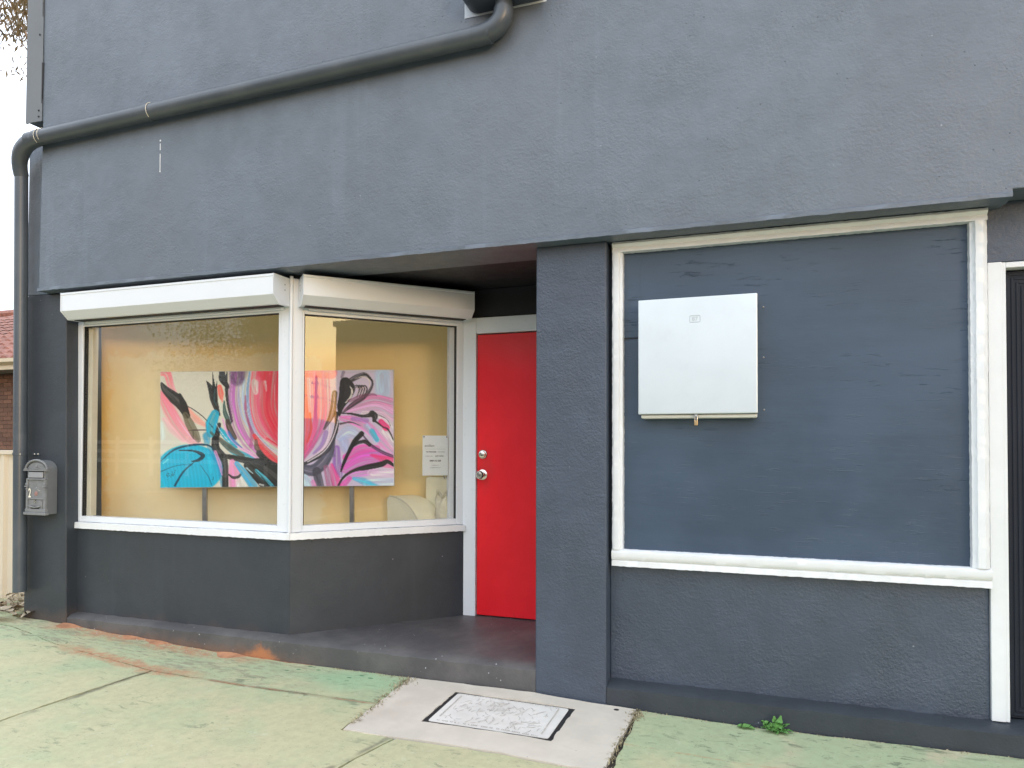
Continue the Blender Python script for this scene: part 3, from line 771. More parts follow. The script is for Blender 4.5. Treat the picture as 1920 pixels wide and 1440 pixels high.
# ------------------------------------------------------------------ drainpipe
dp = thing('drainpipe', 'dark grey painted drainpipe running aslant across the upper wall and down the left corner', 'drainpipe', (-5.137, -0.066, 0.262))
PY = -0.142; pr = 0.053
def arc(p0, pc, p1, n=8):
    p0, pc, p1 = Vector(p0), Vector(pc), Vector(p1)
    return [(p0 * (1 - t) ** 2 + pc * 2 * t * (1 - t) + p1 * t * t) for t in [k / n for k in range(n + 1)]]
A = Vector((-1.42, PY, 3.632)); B = Vector((-4.93, PY, 3.546))
B2 = B + (B - A).normalized() * 0.08
MB().tube([A, A.lerp(B, 0.5), B2], pr, 20).build('pipe_section', M_pipe, dp, smooth=50)
VT = Vector((-5.187, -0.066, 3.36)); VB = Vector((-5.137, -0.066, 0.262)); vr = 0.045
MB().tube([VT, VT.lerp(VB, 0.5), VB], vr, 20).build('pipe_section', M_pipe, dp, smooth=50)
MB().tube([(-1.345, PY, 3.735), (-1.345, PY, 3.86)], pr * 0.93, 20).build('pipe_section', M_pipe, dp, smooth=50)
MB().tube(arc(A + Vector((-0.10, 0, -0.002)), (-1.345, PY, 3.634), (-1.345, PY, 3.755), 10), pr * 1.06, 20).build('pipe_elbow', M_pipe, dp, smooth=50)
MB().tube(arc(B + Vector((0.03, 0, 0)), (-5.192, -0.125, 3.545), VT + Vector((0, 0, -0.03)), 10), [pr * 1.06] * 6 + [pr * 1.05, pr * 1.0, pr * 0.97, pr * 0.94, pr * 0.92], 20).build('pipe_elbow', M_pipe, dp, smooth=50)
dirAB = (A - B).normalized()
for t_, k in ((0.995, 1.07), (0.70, 1.05)):
    p = A.lerp(B, t_)
    c = MB().tube([p - dirAB * 0.02, p + dirAB * 0.02], pr * k, 20).build('pipe_collar', M_pipe, dp, smooth=50)
    # thin line of bare plastic where the joint has opened
    a0, a1 = (2.0, 3.9)
    w = MB(); pts = []
    up_ = Vector((0, 0, 1)); out_ = Vector((0, -1, 0))
    for j in range(9):
        a = R(-60 + 150 * j / 8)
        pts.append(p + dirAB * 0.023 + (up_ * math.sin(a) + out_ * math.cos(a)) * (pr * k + 0.0005))
    w.tube(pts, 0.002, 5).build('bare_joint', M_num, c)
    if t_ > 0.9:
        w = MB(); w.tube([q + dirAB * 0.035 for q in pts[1:]], 0.0018, 5).build('bare_joint', M_num, c)
# strap around the upright with its pale screws
sp = VT.lerp(VB, 0.675)
sb = MB().tube([sp + Vector((0, 0, -0.009)), sp + Vector((0, 0, 0.009))], vr + 0.004, 20).box(-5.115, -5.035, -0.006, 0.001, sp.z - 0.008, sp.z + 0.008).build('pipe_strap', M_pipe, dp, smooth=40)
for x, y in ((sp.x + 0.038, -0.094), (-5.085, -0.0065), (-5.05, -0.0065)):
    MB().lathe((x, y, sp.z), (0, -1, 0), [(0.005, 0), (0.004, 0.003), (0, 0.004)], 8).build('screw', M_num, sb)
# rain head that the pipe hangs from
rh = MB()
prof = []
for j in range(7):
    a = R(90 * j / 6); prof.append((-1.535 - 0.055 * math.sin(R(90) - a) + 0.0, 3.845 - 0.055 * math.sin(a)))
left = [(-1.59, 4.15)] + prof
right = [(-1.13, 3.845 - 0.055 + 0.0)]
poly = [(-1.59, 4.15)] + [(-1.51 - 0.08 * math.cos(R(90 * j / 6)), 3.875 - 0.08 * math.sin(R(90 * j / 6))) for j in range(7)] + [(-1.13, 3.795), (-1.13, 4.15)]
fa = [(x, -0.083, z) for x, z in poly]; fb = [(x, -0.235, z) for x, z in poly]
ia = [rh.pt(p) for p in fa]; ib = [rh.pt(p) for p in fb]
rh.f.append(ia); rh.f.append(ib[::-1])
for k in range(len(poly)): rh.f.append([ia[k], ib[k], ib[(k + 1) % len(poly)], ia[(k + 1) % len(poly)]])
rho = rh.build('rain_head', paint('rain_head_paint', (0.06, 0.07, 0.095), 0.4), dp, 0.004)
MB().box(-1.606, -1.118, -0.0825, -0.0795, 3.786, 4.2).build('back_plate', M_alu, rho)
MB().box(-1.604, -1.592, -0.20, -0.083, 3.87, 4.16).build('side_flange', M_alu, rho, 0.002)

# ------------------------------------------------------------------ mailbox
mb = thing('mailbox', 'grey cast metal mailbox with arched top and cream number 2 on left pier', 'mailbox', (-4.96, 0.0, 0.828))
mx0, mx1, my = -5.055, -4.858, -0.080
bt = MB(); outl = [(mx0, 0.835), (mx1, 0.835), (mx1, 1.155)]
acx = (mx0 + mx1) / 2; ar = (mx1 - mx0) / 2
for j in range(1, 12):
    a = R(180 * j / 12); outl.append((acx + ar * math.cos(a), 1.155 + 0.070 * math.sin(a)))
outl.append((mx0, 1.155))
ia = [bt.pt((x, -0.001, z)) for x, z in outl]; ib = [bt.pt((x, my, z)) for x, z in outl]
bt.f.append(ia[::-1]); bt.f.append(ib)
for k in range(len(outl)): bt.f.append([ia[k], ia[(k + 1) % len(outl)], ib[(k + 1) % len(outl)], ib[k]])
body = bt.build('body', M_letterside, mb, 0.002)
fp = MB()
fp.box(mx0 + 0.012, mx1 - 0.012, my - 0.006, my + 0.0005, 0.85, 1.16)
front = fp.build('front_plate', M_letter, mb, 0.002)
# arched cornice
co = MB(); pts = [(acx + (ar + 0.008) * math.cos(R(180 * j / 14)), my - 0.008, 1.160 + 0.066 * math.sin(R(180 * j / 14))) for j in range(15)]
co.tube(pts, 0.008, 8)
co.box(mx0 - 0.020, mx1 + 0.020, my - 0.018, my + 0.002, 1.148, 1.158).box(mx0 - 0.012, mx0 + 0.02, my - 0.02, my, 1.158, 1.166).box(mx1 - 0.02, mx1 + 0.012, my - 0.02, my, 1.158, 1.166)
co.build('arched_cornice', M_letter, mb, smooth=40)
ped = MB(); ia = [(acx + (ar - 0.012) * math.cos(R(180 * j / 12)), my - 0.006, 1.160 + 0.048 * math.sin(R(180 * j / 12))) for j in range(13)]
ped.face(ia); ped.build('pediment', M_letter, mb)
MB().lathe((acx, my - 0.006, 1.178), (0, -1, 0), [(0.010, 0), (0.008, 0.005), (0, 0.006)], 12).box(acx - 0.025, acx + 0.025, my - 0.010, my - 0.005, 1.163, 1.169).build('rosette', M_letter, mb)
MB().box(mx0 + 0.022, mx1 - 0.022, my - 0.0075, my - 0.005, 1.097, 1.147).build('slot_recess', M_black, mb)
MB().hexa([(mx0 + 0.026, my - 0.015, 1.100), (mx1 - 0.026, my - 0.015, 1.100), (mx1 - 0.026, my - 0.008, 1.100), (mx0 + 0.026, my - 0.008, 1.100), (mx0 + 0.026, my - 0.011, 1.140), (mx1 - 0.026, my - 0.011, 1.140), (mx1 - 0.026, my - 0.007, 1.140), (mx0 + 0.026, my - 0.007, 1.140)]).build('letter_flap', paint('worn_aluminium', (0.34, 0.34, 0.34), 0.35, metal=0.4), mb, 0.001)
MB().box(mx0 + 0.006, mx1 - 0.006, my - 0.016, my, 1.083, 1.093).build('slot_ledge', M_letter, mb, 0.003)
for x in (mx0 + 0.010, mx1 - 0.010):
    pc = MB().box(x - 0.010, x + 0.010, my - 0.012, my + 0.001, 0.873, 1.085)
    pc.box(x - 0.016, x + 0.016, my - 0.020, my, 1.030, 1.040).box(x - 0.013, x + 0.013, my - 0.016, my, 1.012, 1.020).box(x - 0.012, x + 0.012, my - 0.016, my, 1.044, 1.060)
    pc.build('pilaster', M_letter, mb, 0.002)
em = MB(); er = random.Random(4)
for _ in range(16):                                          # worn relief ornament
    a = er.uniform(0, 6.28); r_ = er.uniform(0.004, 0.034)
    em.lathe((acx + 0.006 + r_ * math.cos(a), my - 0.0055, 1.018 + r_ * 1.25 * math.sin(a)), (0, -1, 0), [(er.uniform(0.004, 0.010), 0), (0.004, 0.004), (0, 0.006)], 8)
em.box(acx - 0.055, acx + 0.06, my - 0.009, my - 0.005, 1.069, 1.075)
em.build('relief_ornament', M_letter, mb, smooth=50)
MB().lathe((acx + 0.0, my - 0.0085, 0.985), (0, -1, 0), [(0.018, 0), (0.010, 0.002), (0, 0.003)], 10).build('faded_stain', paint('faded_red', (0.30, 0.17, 0.15), 0.7), mb)
text_mesh('house_number', '2', 0.092, M_num, mb, Matrix.Translation((mx0 + 0.038, my - 0.0105, 0.957)) @ Matrix.Rotation(R(90), 4, 'X') @ Matrix.Scale(0.62, 4, (1, 0, 0)), bold=0.002)
MB().box(mx0 + 0.014, mx1 - 0.012, my - 0.014, my, 0.943, 0.952).build('middle_ledge', M_letter, mb, 0.002)
pdr = MB().box(mx0 + 0.036, mx1 - 0.034, my - 0.011, my - 0.005, 0.872, 0.936).build('lower_door', M_letter, mb, 0.002)
MB().lathe((acx - 0.004, my - 0.011, 0.928), (0, -1, 0), [(0.012, 0), (0.011, 0.005), (0, 0.006)], 14).build('lock', M_chrome, mb, smooth=40)
bw = MB(); pts = [(acx - 0.004 + 0.056 * math.cos(R(180 + 180 * j / 10)), my - 0.013, 0.895 + 0.020 * math.sin(R(180 + 180 * j / 10))) for j in range(11)]
bw.face(pts + [(acx + 0.05, my - 0.012, 0.897), (acx, my - 0.0125, 0.885), (acx - 0.058, my - 0.012, 0.897)][:0]); 
for x0_, x1_ in ((acx - 0.044, acx - 0.006), (acx + 0.002, acx + 0.040)):
    bw.box(x0_, x1_, my - 0.0145, my - 0.0135, 0.876, 0.884)
bw.build('viewing_slot', M_black, mb)
MB().tube([(acx - 0.062, my - 0.016, 0.896), (acx - 0.04, my - 0.017, 0.890), (acx - 0.004, my - 0.018, 0.886), (acx + 0.035, my - 0.017, 0.890), (acx + 0.055, my - 0.016, 0.896)], 0.0055, 8).build('slot_lip', M_letter, mb, smooth=50)
MB().box(mx0 - 0.012, mx1 + 0.010, my - 0.022, my + 0.01, 0.830, 0.850).box(mx0 - 0.004, mx1 + 0.004, my - 0.016, my + 0.008, 0.850, 0.874).build('base_moulding', M_letter, mb, 0.004)

# ------------------------------------------------------------------ meter box and padlock
mt_ = thing('meter_box', 'square pale grey metal meter box with a faint 87 mark, screwed to the boarded panel', 'meter box', (-0.33, 0.094, 1.80))
bx0, bx1, by = -0.628, -0.027, -0.005
MB().box(bx0 + 0.012, bx1 - 0.003, by + 0.018, 0.0935, 1.487, 2.108).build('back_tray', M_meterback, mt_, 0.008, 3)
cov = MB().box(bx0, bx1, by, by + 0.017, 1.508, 2.117).build('cover_door', M_meter, mt_, 0.006, 3)
MB().box(bx0 + 0.01, bx1 - 0.003, by + 0.010, by + 0.018, 1.5055, 1.5078).build('cover_gap', M_black, mt_)
pcx, pcz = -0.334, 2.002
rr_ = MB(); pts = []
for cx_, cz_, a0 in ((0.020, 0.011, 0), (-0.020, 0.011, 90), (-0.020, -0.011, 180), (0.020, -0.011, 270)):
    for j in range(5):
        a = R(a0 + 90 * j / 4); pts.append((pcx + cx_ + 0.006 * math.cos(a), by - 0.0003, pcz + cz_ + 0.006 * math.sin(a)))
rr_.tube(pts + [pts[0]], 0.0016, 5).build('stamped_outline', M_emboss, cov)
text_mesh('stamped_mark', '87', 0.030, M_emboss, cov, Matrix.Translation((pcx, by - 0.0012, pcz - 0.0105)) @ Matrix.Rotation(R(90), 4, 'X'))
MB().box(-0.338, -0.320, by + 0.002, by + 0.010, 1.478, 1.507).lathe((-0.329, by + 0.001, 1.494), (0, -1, 0), [(0.006, -0.012), (0.006, 0.003), (0, 0.003)], 10).build('hasp', M_steel, mt_, 0.002)
for x, z in ((bx0 - 0.004, 1.53), (bx0 - 0.004, 1.83), (bx1 + 0.028, 2.06), (bx1 + 0.028, 1.80), (bx1 + 0.03, 1.53), (bx0 + 0.3, 2.13)):
    MB().lathe((x, 0.094, z), (0, -1, 0), [(0.005, 0), (0.004, 0.003), (0, 0.004)], 8).build('screw', M_steel, mt_)
lk = thing('padlock', 'small brass padlock hanging from the bottom of the pale meter box', 'padlock', (-0.329, by - 0.002, 1.45))
MB().box(-0.338, -0.320, by - 0.010, by + 0.002, 1.448, 1.474).build('lock_body', M_brass, lk, 0.003)
MB().tube(arc((-0.336, by - 0.004, 1.474), (-0.336, by - 0.004, 1.500), (-0.329, by - 0.004, 1.500), 5) + arc((-0.329, by - 0.004, 1.500), (-0.322, by - 0.004, 1.500), (-0.322, by - 0.004, 1.474), 5)[1:], 0.0022, 8).build('shackle', M_chrome, lk, smooth=50)

# ------------------------------------------------------------------ notice behind the splayed glass
ntc = thing('window_notice', 'pale printed notice with a phone number hung inside the angled window by the door', 'sign', RP(1.011, -0.05, 1.125))
NF = Matrix(((q2, q2, 0, 0), (q2, -q2, 0, 0), (0, 0, 1, 0), (0, 0, 0, 1)))
MB(FR2).box(0.914, 1.106, 0.0485, 0.0525, 1.125, 1.411).build('notice_board', M_sign, ntc, 0.0015)
TF = FR2 @ Matrix.Translation((0, 0.0480, 0)) @ Matrix.Rotation(R(90), 4, 'X')
def nt(body, size, x, z, mt0, align='CENTER', bold=0.0, sx=1.0):
    text_mesh('lettering', body, size, mt0, ntc, TF @ Matrix.Translation((x, z, 0)) @ Matrix.Scale(sx, 4, (1, 0, 0)), align, bold, 0.0002)
nt('antillart', 0.025, 0.929, 1.330, M_inkgrey, 'LEFT', 0.0001, 0.95)
MB(FR2).box(0.93, 1.088, 0.0478, 0.0484, 1.3135, 1.3145).build('rule_line', M_inkgrey, ntc)
nt('TO PURCHASE', 0.0115, 0.940, 1.290, M_ink, 'LEFT', 0.0004)
nt('ARTWORKS', 0.0105, 1.026, 1.290, M_inkgrey, 'LEFT', 0.0, 0.95)
nt('PLEASE CALL', 0.0105, 0.934, 1.260, M_inkgrey, 'LEFT', 0.0, 0.95)
nt('JUDY ANTILL', 0.0115, 1.010, 1.260, M_ink, 'LEFT', 0.0003, 0.95)
nt('0409 312 203', 0.0155, 1.010, 1.225, M_ink, 'CENTER', 0.0006, 1.0)
nt('antillart.com', 0.0105, 1.010, 1.195, M_inkblue); nt('info@antillart.com', 0.0105, 1.010, 1.178, M_inkblue)
for x in (0.924, 1.096):
    q = MB(FR2); q.lathe((x, 0.0484, 1.401), (0, -1, 0), [(0.005, 0), (0.004, 0.003), (0, 0.003)], 10); q.build('fixing_screw', M_ink, ntc)
MB(FR2).tube([(1.078, 0.056, 1.125), (1.080, 0.058, 1.112), (1.086, 0.060, 1.100)], 0.003, 6).tube([(1.094, 0.056, 1.125), (1.100, 0.058, 1.115), (1.096, 0.06, 1.10)], 0.002, 6).build('hanging_wire', M_steel, ntc)

# ------------------------------------------------------------------ painting on its stand
def paint_canvas(nx, ny):
    gx, gy = np.meshgrid(np.linspace(0, 438, nx), np.linspace(0, 219, ny))
    gx = gx.ravel(); gy = gy.ravel(); P = np.stack([gx, gy], 1)
    rng = np.random.RandomState(5)
    C = np.tile(np.array([0.86, 0.85, 0.81]), (len(P), 1))
    C[gx > 265] = (0.84, 0.80, 0.88)
    fo = np.clip((gx - 240) / 40, 0, 1)[:, None]
    C = C * 1.0
    tex = (np.sin(gx * 0.9 + 3 * np.sin(gy * 0.05)) * 0.5 + np.sin(gx * 2.3 + gy * 0.1) * 0.5)
    def cat(p, n=10):
        p = np.array(p, float)
        if len(p) < 2: return p
        e = np.vstack([2 * p[0] - p[1], p, 2 * p[-1] - p[-2]]); o = []
        for i in range(1, len(e) - 2):
            for t in np.arange(n) / n:
                a, b, c, d = e[i - 1], e[i], e[i + 1], e[i + 2]
                o.append(0.5 * (2 * b + (c - a) * t + (2 * a - 5 * b + 4 * c - d) * t * t + (3 * b - a - 3 * c + d) * t ** 3))
        o.append(e[-2]); return np.array(o)
    def to(p, crop):
        ox = 290.0 if crop == 1 else 540.0
        r = []
        for x, y in p:
            px = ox + x / 6.0; py = 680 + y / 6.0; top = 698 - 8 * (px - 302) / 438.0
            r.append((px - 302, (py - top) * 219 / 219.0))
        return r
    def stroke(crop, pts, w, col, alpha=1.0, soft=0.25, streak=0.25, col2=None):
        q = cat(to(pts, crop)); k = len(q)
        wl_ = w if isinstance(w, (list, tuple)) else [w, w]
        ww = np.interp(np.linspace(0, 1, k), np.linspace(0, 1, len(wl_)), np.array(wl_, float) / 12.0)
        mw = ww.max() + 1
        sel = np.where((gx > q[:, 0].min() - mw) & (gx < q[:, 0].max() + mw) & (gy > q[:, 1].min() - mw) & (gy < q[:, 1].max() + mw))[0]
        if len(sel) == 0: return
        p = P[sel]; best = np.full(len(sel), 1e9); side = np.zeros(len(sel)); par = np.zeros(len(sel)); wid = np.ones(len(sel))
        for i in range(k - 1):
            a, b = q[i], q[i + 1]; d = b - a; L = d @ d + 1e-9
            t = np.clip(((p - a) @ d) / L, 0, 1); c = a + t[:, None] * d
            dist = np.hypot(*(p - c).T); wi = ww[i] + (ww[i + 1] - ww[i]) * t
            r = dist / wi; mk = r < best
            best[mk] = r[mk]; wid[mk] = wi[mk]
            s_ = np.sign(d[0] * (p - c)[:, 1] - d[1] * (p - c)[:, 0]); side[mk] = (s_ * r)[mk]; par[mk] = ((i + t) / k)[mk]
        ph = rng.rand(4) * 6.28
        st = np.sin(side * 5 + ph[0] + par * 2) * 0.5 + np.sin(side * 11 + ph[1] - par * 3) * 0.3 + np.sin(side * 23 + ph[2] + par * 5) * 0.3
        edge = 1 - np.clip((best - (1 - soft)) / soft, 0, 1); edge = edge * edge * (3 - 2 * edge)
        a_ = alpha * edge * np.clip(1 - streak * 0.6 + streak * st * 0.9, 0, 1)
        if streak > 0.3:                                   # dry brush at both ends of the stroke
            a_ = a_ * np.clip(1.25 - np.clip((par - 0.8) / 0.2, 0, 1) * (0.5 + st * 0.6), 0, 1)
        cc = np.tile(np.array(col, float), (len(sel), 1))
        if col2 is not None:
            f = np.clip(par + 0.25 * st, 0, 1)[:, None]; cc = cc * (1 - f) + np.array(col2) * f
        cc = np.clip(cc * (1 + 0.30 * streak * st[:, None]) + 0.12 * streak * np.maximum(st, 0)[:, None], 0, 1)
        a_ = np.clip(a_, 0, 1)[:, None]
        C[sel] = C[sel] * (1 - a_) + cc * a_
    BK = (0.09, 0.09, 0.10)
    s = stroke
    # left half
    s(1, [(80, 700), (90, 850)], 120, (0.86, 0.92, 0.92), 0.7, 0.8)
    s(1, [(80, 110), (150, 130), (190, 260), (250, 360)], [90, 110, 90, 40], (0.90, 0.30, 0.36), 0.95, 0.4, 0.6, (0.95, 0.60, 0.66))
    s(1, [(75, 360), (180, 540), (270, 700), (400, 860), (520, 920)], [120, 190, 190, 150, 60], (0.93, 0.42, 0.52), 0.9, 0.5, 0.5, (0.95, 0.68, 0.74))
    s(1, [(110, 640), (200, 760), (330, 890)], [60, 120, 60], (0.95, 0.74, 0.78), 0.7, 0.8)
    s(1, [(380, 520), (480, 640), (610, 730)], [50, 110, 40], (0.95, 0.62, 0.58), 0.85, 0.6, 0.4)
    s(1, [(85, 240), (130, 310), (230, 400), (310, 480), (370, 600)], [40, 90, 140, 130, 80], BK, 1, 0.12, 0.25)
    s(1, [(290, 365), (330, 470), (375, 590)], [40, 80, 60], BK, 1, 0.12, 0.1)
    s(1, [(350, 590), (400, 690), (460, 810), (500, 880)], [70, 110, 110, 60], (0.42, 0.40, 0.34), 0.95, 0.2, 0.3)
    s(1, [(390, 770), (500, 765), (600, 765)], 14, (0.25, 0.2, 0.2), 0.9)
    s(1, [(440, 780), (440, 860)], 14, (0.2, 0.2, 0.2), 0.8)
    s(1, [(350, 480), (450, 535), (560, 620), (660, 730), (740, 820)], [12, 12, 12, 14, 14], (0.15, 0.15, 0.16), 1, 0.3, 0)
    s(1, [(590, 200), (640, 290), (670, 400), (700, 500), (740, 590)], [8, 70, 90, 70, 20], BK, 1, 0.15, 0.2)
    s(1, [(662, 105), (668, 200), (680, 320)], [5, 22, 60], BK, 1, 0.15, 0.1); s(1, [(712, 210), (700, 320), (690, 420)], [8, 35, 60], BK, 1, 0.15, 0.1)
    s(1, [(690, 300), (680, 420), (700, 480)], 25, (0.15, 0.33, 0.35), 0.8, 0.6)
    s(1, [(740, 270), (755, 350), (765, 450)], [60, 75, 15], (0.90, 0.42, 0.38), 0.95, 0.3, 0.4)
    s(1, [(745, 430), (760, 520), (775, 600)], [40, 30, 10], (0.86, 0.88, 0.84), 0.9, 0.4)
    s(1, [(790, 430), (800, 560), (850, 670)], [20, 55, 70], (0.16, 0.28, 0.28), 0.95, 0.3, 0.3)
    s(1, [(820, 420), (840, 550), (870, 660)], [12, 35, 20], (0.82, 0.84, 0.84), 0.8, 0.5)
    s(1, [(770, 95), (775, 180), (830, 270)], [70, 90, 50], BK, 1, 0.12, 0.1)
    s(1, [(822, 100), (818, 300), (840, 480), (880, 660)], [14, 40, 40, 30], BK, 1, 0.2, 0.2)
    s(1, [(930, 90), (900, 330), (910, 520), (960, 720), (1060, 900), (1230, 1110)], [190, 160, 160, 170, 150, 30], (0.58, 0.36, 0.60), 1, 0.25, 0.75, (0.70, 0.42, 0.66))
    s(1, [(880, 240), (860, 400), (890, 560)], [50, 60, 40], (0.72, 0.52, 0.72), 0.8, 0.5, 0.6)
    s(1, [(1000, 200), (985, 400), (1020, 600), (1100, 760)], [100, 100, 80, 40], (0.62, 0.70, 0.86), 0.85, 0.4, 0.8)
    s(1, [(970, 240), (975, 380)], [30, 14], (0.92, 0.92, 0.92), 0.8, 0.5)
    s(1, [(1040, 380), (1040, 560), (1110, 780)], [50, 50, 60], (0.55, 0.24, 0.40), 0.8, 0.4, 0.6)
    s(1, [(950, 105), (940, 180)], [250, 200], (0.30, 0.22, 0.34), 0.85, 0.45, 0.5)
    s(1, [(1060, 640), (1110, 800), (1090, 950)], [40, 90, 50], (0.60, 0.30, 0.45), 0.7, 0.5, 0.5)
    s(1, [(1180, 90), (1150, 330), (1160, 560), (1240, 760), (1420, 930)], [180, 170, 170, 170, 100], (0.92, 0.38, 0.48), 1, 0.3, 0.55)
    s(1, [(1350, 90), (1320, 330), (1320, 560), (1440, 820)], [300, 250, 270, 260], (0.86, 0.20, 0.28), 1, 0.35, 0.45)
    s(1, [(1240, 90), (1250, 200)], [200, 80], (0.84, 0.26, 0.32), 0.9, 0.5, 0.6)
    s(1, [(1140, 220), (1150, 330)], [120, 70], (0.90, 0.88, 0.87), 0.95, 0.5, 0.4)
    s(1, [(1250, 210), (1270, 310)], [60, 20], (0.92, 0.82, 0.82), 0.85, 0.5, 0.4)
    s(1, [(1080, 95), (1055, 330), (1080, 600), (1150, 790), (1290, 950), (1420, 1020)], [22, 40, 44, 44, 36, 26], (0.40, 0.60, 0.82), 0.95, 0.4, 0.4, (0.90, 0.80, 0.84))
    s(1, [(1360, 240), (1360, 420)], 10, (0.96, 0.8, 0.82), 0.8); s(1, [(1270, 850), (1420, 945)], 16, (0.80, 0.15, 0.2), 0.8)
    s(1, [(1130, 820), (1240, 990), (1430, 1170)], [50, 120, 150], (0.84, 0.26, 0.30), 1, 0.3, 0.4)
    s(1, [(1300, 900), (1430, 990)], [10, 20], (0.95, 0.7, 0.66), 0.8)
    s(1, [(690, 580), (650, 690), (640, 800)], [110, 150, 110], (0.12, 0.58, 0.70), 1, 0.2, 0.4)
    s(1, [(590, 830), (600, 900)], [110, 90], (0.25, 0.55, 0.68), 0.9, 0.4, 0.4)
    s(1, [(735, 700), (720, 780), (700, 860)], [50, 60, 70], BK, 1, 0.2)
    s(1, [(640, 790), (720, 870)], [30, 50], (0.30, 0.35, 0.33), 0.9, 0.3)
    s(1, [(830, 660), (850, 740), (910, 850)], [60, 80, 60], (0.25, 0.20, 0.20), 0.95, 0.3, 0.3)
    s(1, [(750, 760), (830, 850), (930, 950)], [60, 90, 40], (0.10, 0.62, 0.74), 1, 0.25, 0.3)
    s(1, [(770, 900), (900, 1000), (1060, 1060), (1240, 1150)], [50, 90, 70, 16], (0.24, 0.60, 0.70), 1, 0.25, 0.5)
    s(1, [(730, 860), (850, 960), (1000, 1050)], [50, 90, 50], (0.32, 0.31, 0.28), 0.95, 0.25, 0.3)
    s(1, [(775, 640), (830, 800), (950, 940), (1110, 1040), (1230, 1140)], [24, 30, 34, 50, 10], (0.88, 0.66, 0.82), 0.95, 0.3, 0.4)
    s(1, [(700, 690), (760, 790), (850, 900)], 10, (0.9, 0.9, 0.92), 0.8)
    s(1, [(840, 780), (900, 880), (990, 960)], [30, 40, 14], (0.25, 0.45, 0.66), 0.85, 0.4)
    s(1, [(1150, 880), (1160, 960), (1220, 1030)], [40, 70, 40], (0.36, 0.30, 0.26), 0.9, 0.3, 0.3)
    s(1, [(760, 1050), (920, 1080), (1100, 1120), (1260, 1180), (1430, 1310)], [50, 70, 90, 190, 300], BK, 1, 0.15, 0.2)
    s(1, [(1180, 1020), (1290, 1130), (1430, 1230)], [70, 90, 110], BK, 1, 0.15, 0.2)
    s(1, [(690, 870), (700, 980), (780, 1080), (800, 1240), (800, 1400)], [90, 100, 90, 80, 80], BK, 1, 0.15, 0.25)
    # turquoise disc
    ex, ey = to([(400, 1210)], 1)[0]; rr2 = ((gx - ex) / 62.0) ** 2 + ((gy - ey) / 46.5) ** 2
    mk = np.clip((1.06 - rr2) / 0.12, 0, 1)[:, None]
    C[:] = C * (1 - mk) + np.array([0.09, 0.67, 0.78]) * mk * (1 + 0.06 * tex[:, None])
    s(1, [(70, 1300), (90, 1400)], 100, (0.09, 0.67, 0.78), 1, 0.3)
    s(1, [(620, 960), (680, 1060), (740, 1200), (760, 1390)], [60, 90, 70, 40], (0.16, 0.50, 0.66), 0.7, 0.6, 0.5)
    s(1, [(75, 1120), (230, 990), (430, 935), (600, 935), (680, 980)], [12, 28, 28, 26, 20], (0.05, 0.22, 0.30), 1, 0.3)
    s(1, [(280, 1000), (430, 1000), (520, 1030), (550, 1060), (500, 1105), (420, 1120)], [14, 20, 44, 54, 40, 8], (0.05, 0.14, 0.19), 1, 0.2)
    s(1, [(450, 1130), (330, 1240), (235, 1395)], [14, 26, 30], (0.05, 0.22, 0.30), 1, 0.3)
    s(1, [(75, 1240), (240, 1175), (430, 1150)], [14, 10, 6], (0.05, 0.3, 0.4), 0.9); s(1, [(520, 1160), (610, 1290), (650, 1390)], [8, 12, 12], (0.05, 0.35, 0.45), 0.9)
    s(1, [(620, 1080), (640, 1240)], [60, 40], (0.3, 0.80, 0.88), 0.5, 0.7); s(1, [(100, 1150), (160, 1100)], [20, 30], (0.75, 0.92, 0.94), 0.7, 0.6)
    s(1, [(150, 1330), (160, 1275), (190, 1300), (205, 1240), (215, 1290), (240, 1225)], 5, (0.05, 0.2, 0.26), 1, 0.3, 0)
    s(1, [(140, 1290), (150, 1260), (185, 1265)], 5, (0.05, 0.2, 0.26), 1, 0.3, 0); s(1, [(655, 1330), (670, 1320), (668, 1300)], 5, (0.05, 0.2, 0.26), 0.9, 0.3, 0)
    s(1, [(690, 1010), (740, 1150), (765, 1270)], [40, 50, 20], (0.86, 0.62, 0.78), 0.9, 0.4)
    s(1, [(880, 1120), (900, 1250), (900, 1400)], [70, 160, 120], (0.90, 0.60, 0.76), 1, 0.35, 0.3)
    s(1, [(960, 1310), (980, 1400)], [110, 160], (0.93, 0.92, 0.90), 0.9, 0.5)
    s(1, [(840, 1265), (890, 1300), (950, 1290), (990, 1245)], [20, 34, 36, 20], BK, 1, 0.2)
    s(1, [(930, 1140), (1030, 1270), (1120, 1400)], [60, 100, 110], (0.30, 0.64, 0.78), 1, 0.3, 0.4)
    s(1, [(1050, 1160), (1150, 1270), (1260, 1400)], [90, 120, 110], BK, 1, 0.2, 0.2)
    s(1, [(1040, 1190), (1110, 1250)], [20, 14], (0.85, 0.93, 0.95), 0.9)
    s(1, [(1150, 1215), (1240, 1300), (1340, 1395)], [40, 60, 36], (0.40, 0.74, 0.80), 1, 0.3, 0.4)
    s(1, [(1210, 1290), (1300, 1390)], 12, (0.12, 0.12, 0.12), 1); s(1, [(1190, 1375), (1230, 1385)], 26, (0.9, 0.9, 0.88), 0.9)
    # the strip behind the window post, and the right half
    s(2, [(20, 90), (0, 400), (20, 700), (60, 1000)], [300, 300, 260, 200], (0.84, 0.24, 0.32), 1, 0.2, 0.5)
    s(2, [(120, 70), (200, 70), (500, 100)], [150, 200, 160], (0.86, 0.36, 0.46), 1, 0.3, 0.5)
    s(2, [(190, 90), (200, 400), (215, 700), (180, 980)], [130, 130, 130, 90], (0.82, 0.24, 0.34), 1, 0.3, 0.6, (0.88, 0.38, 0.40))
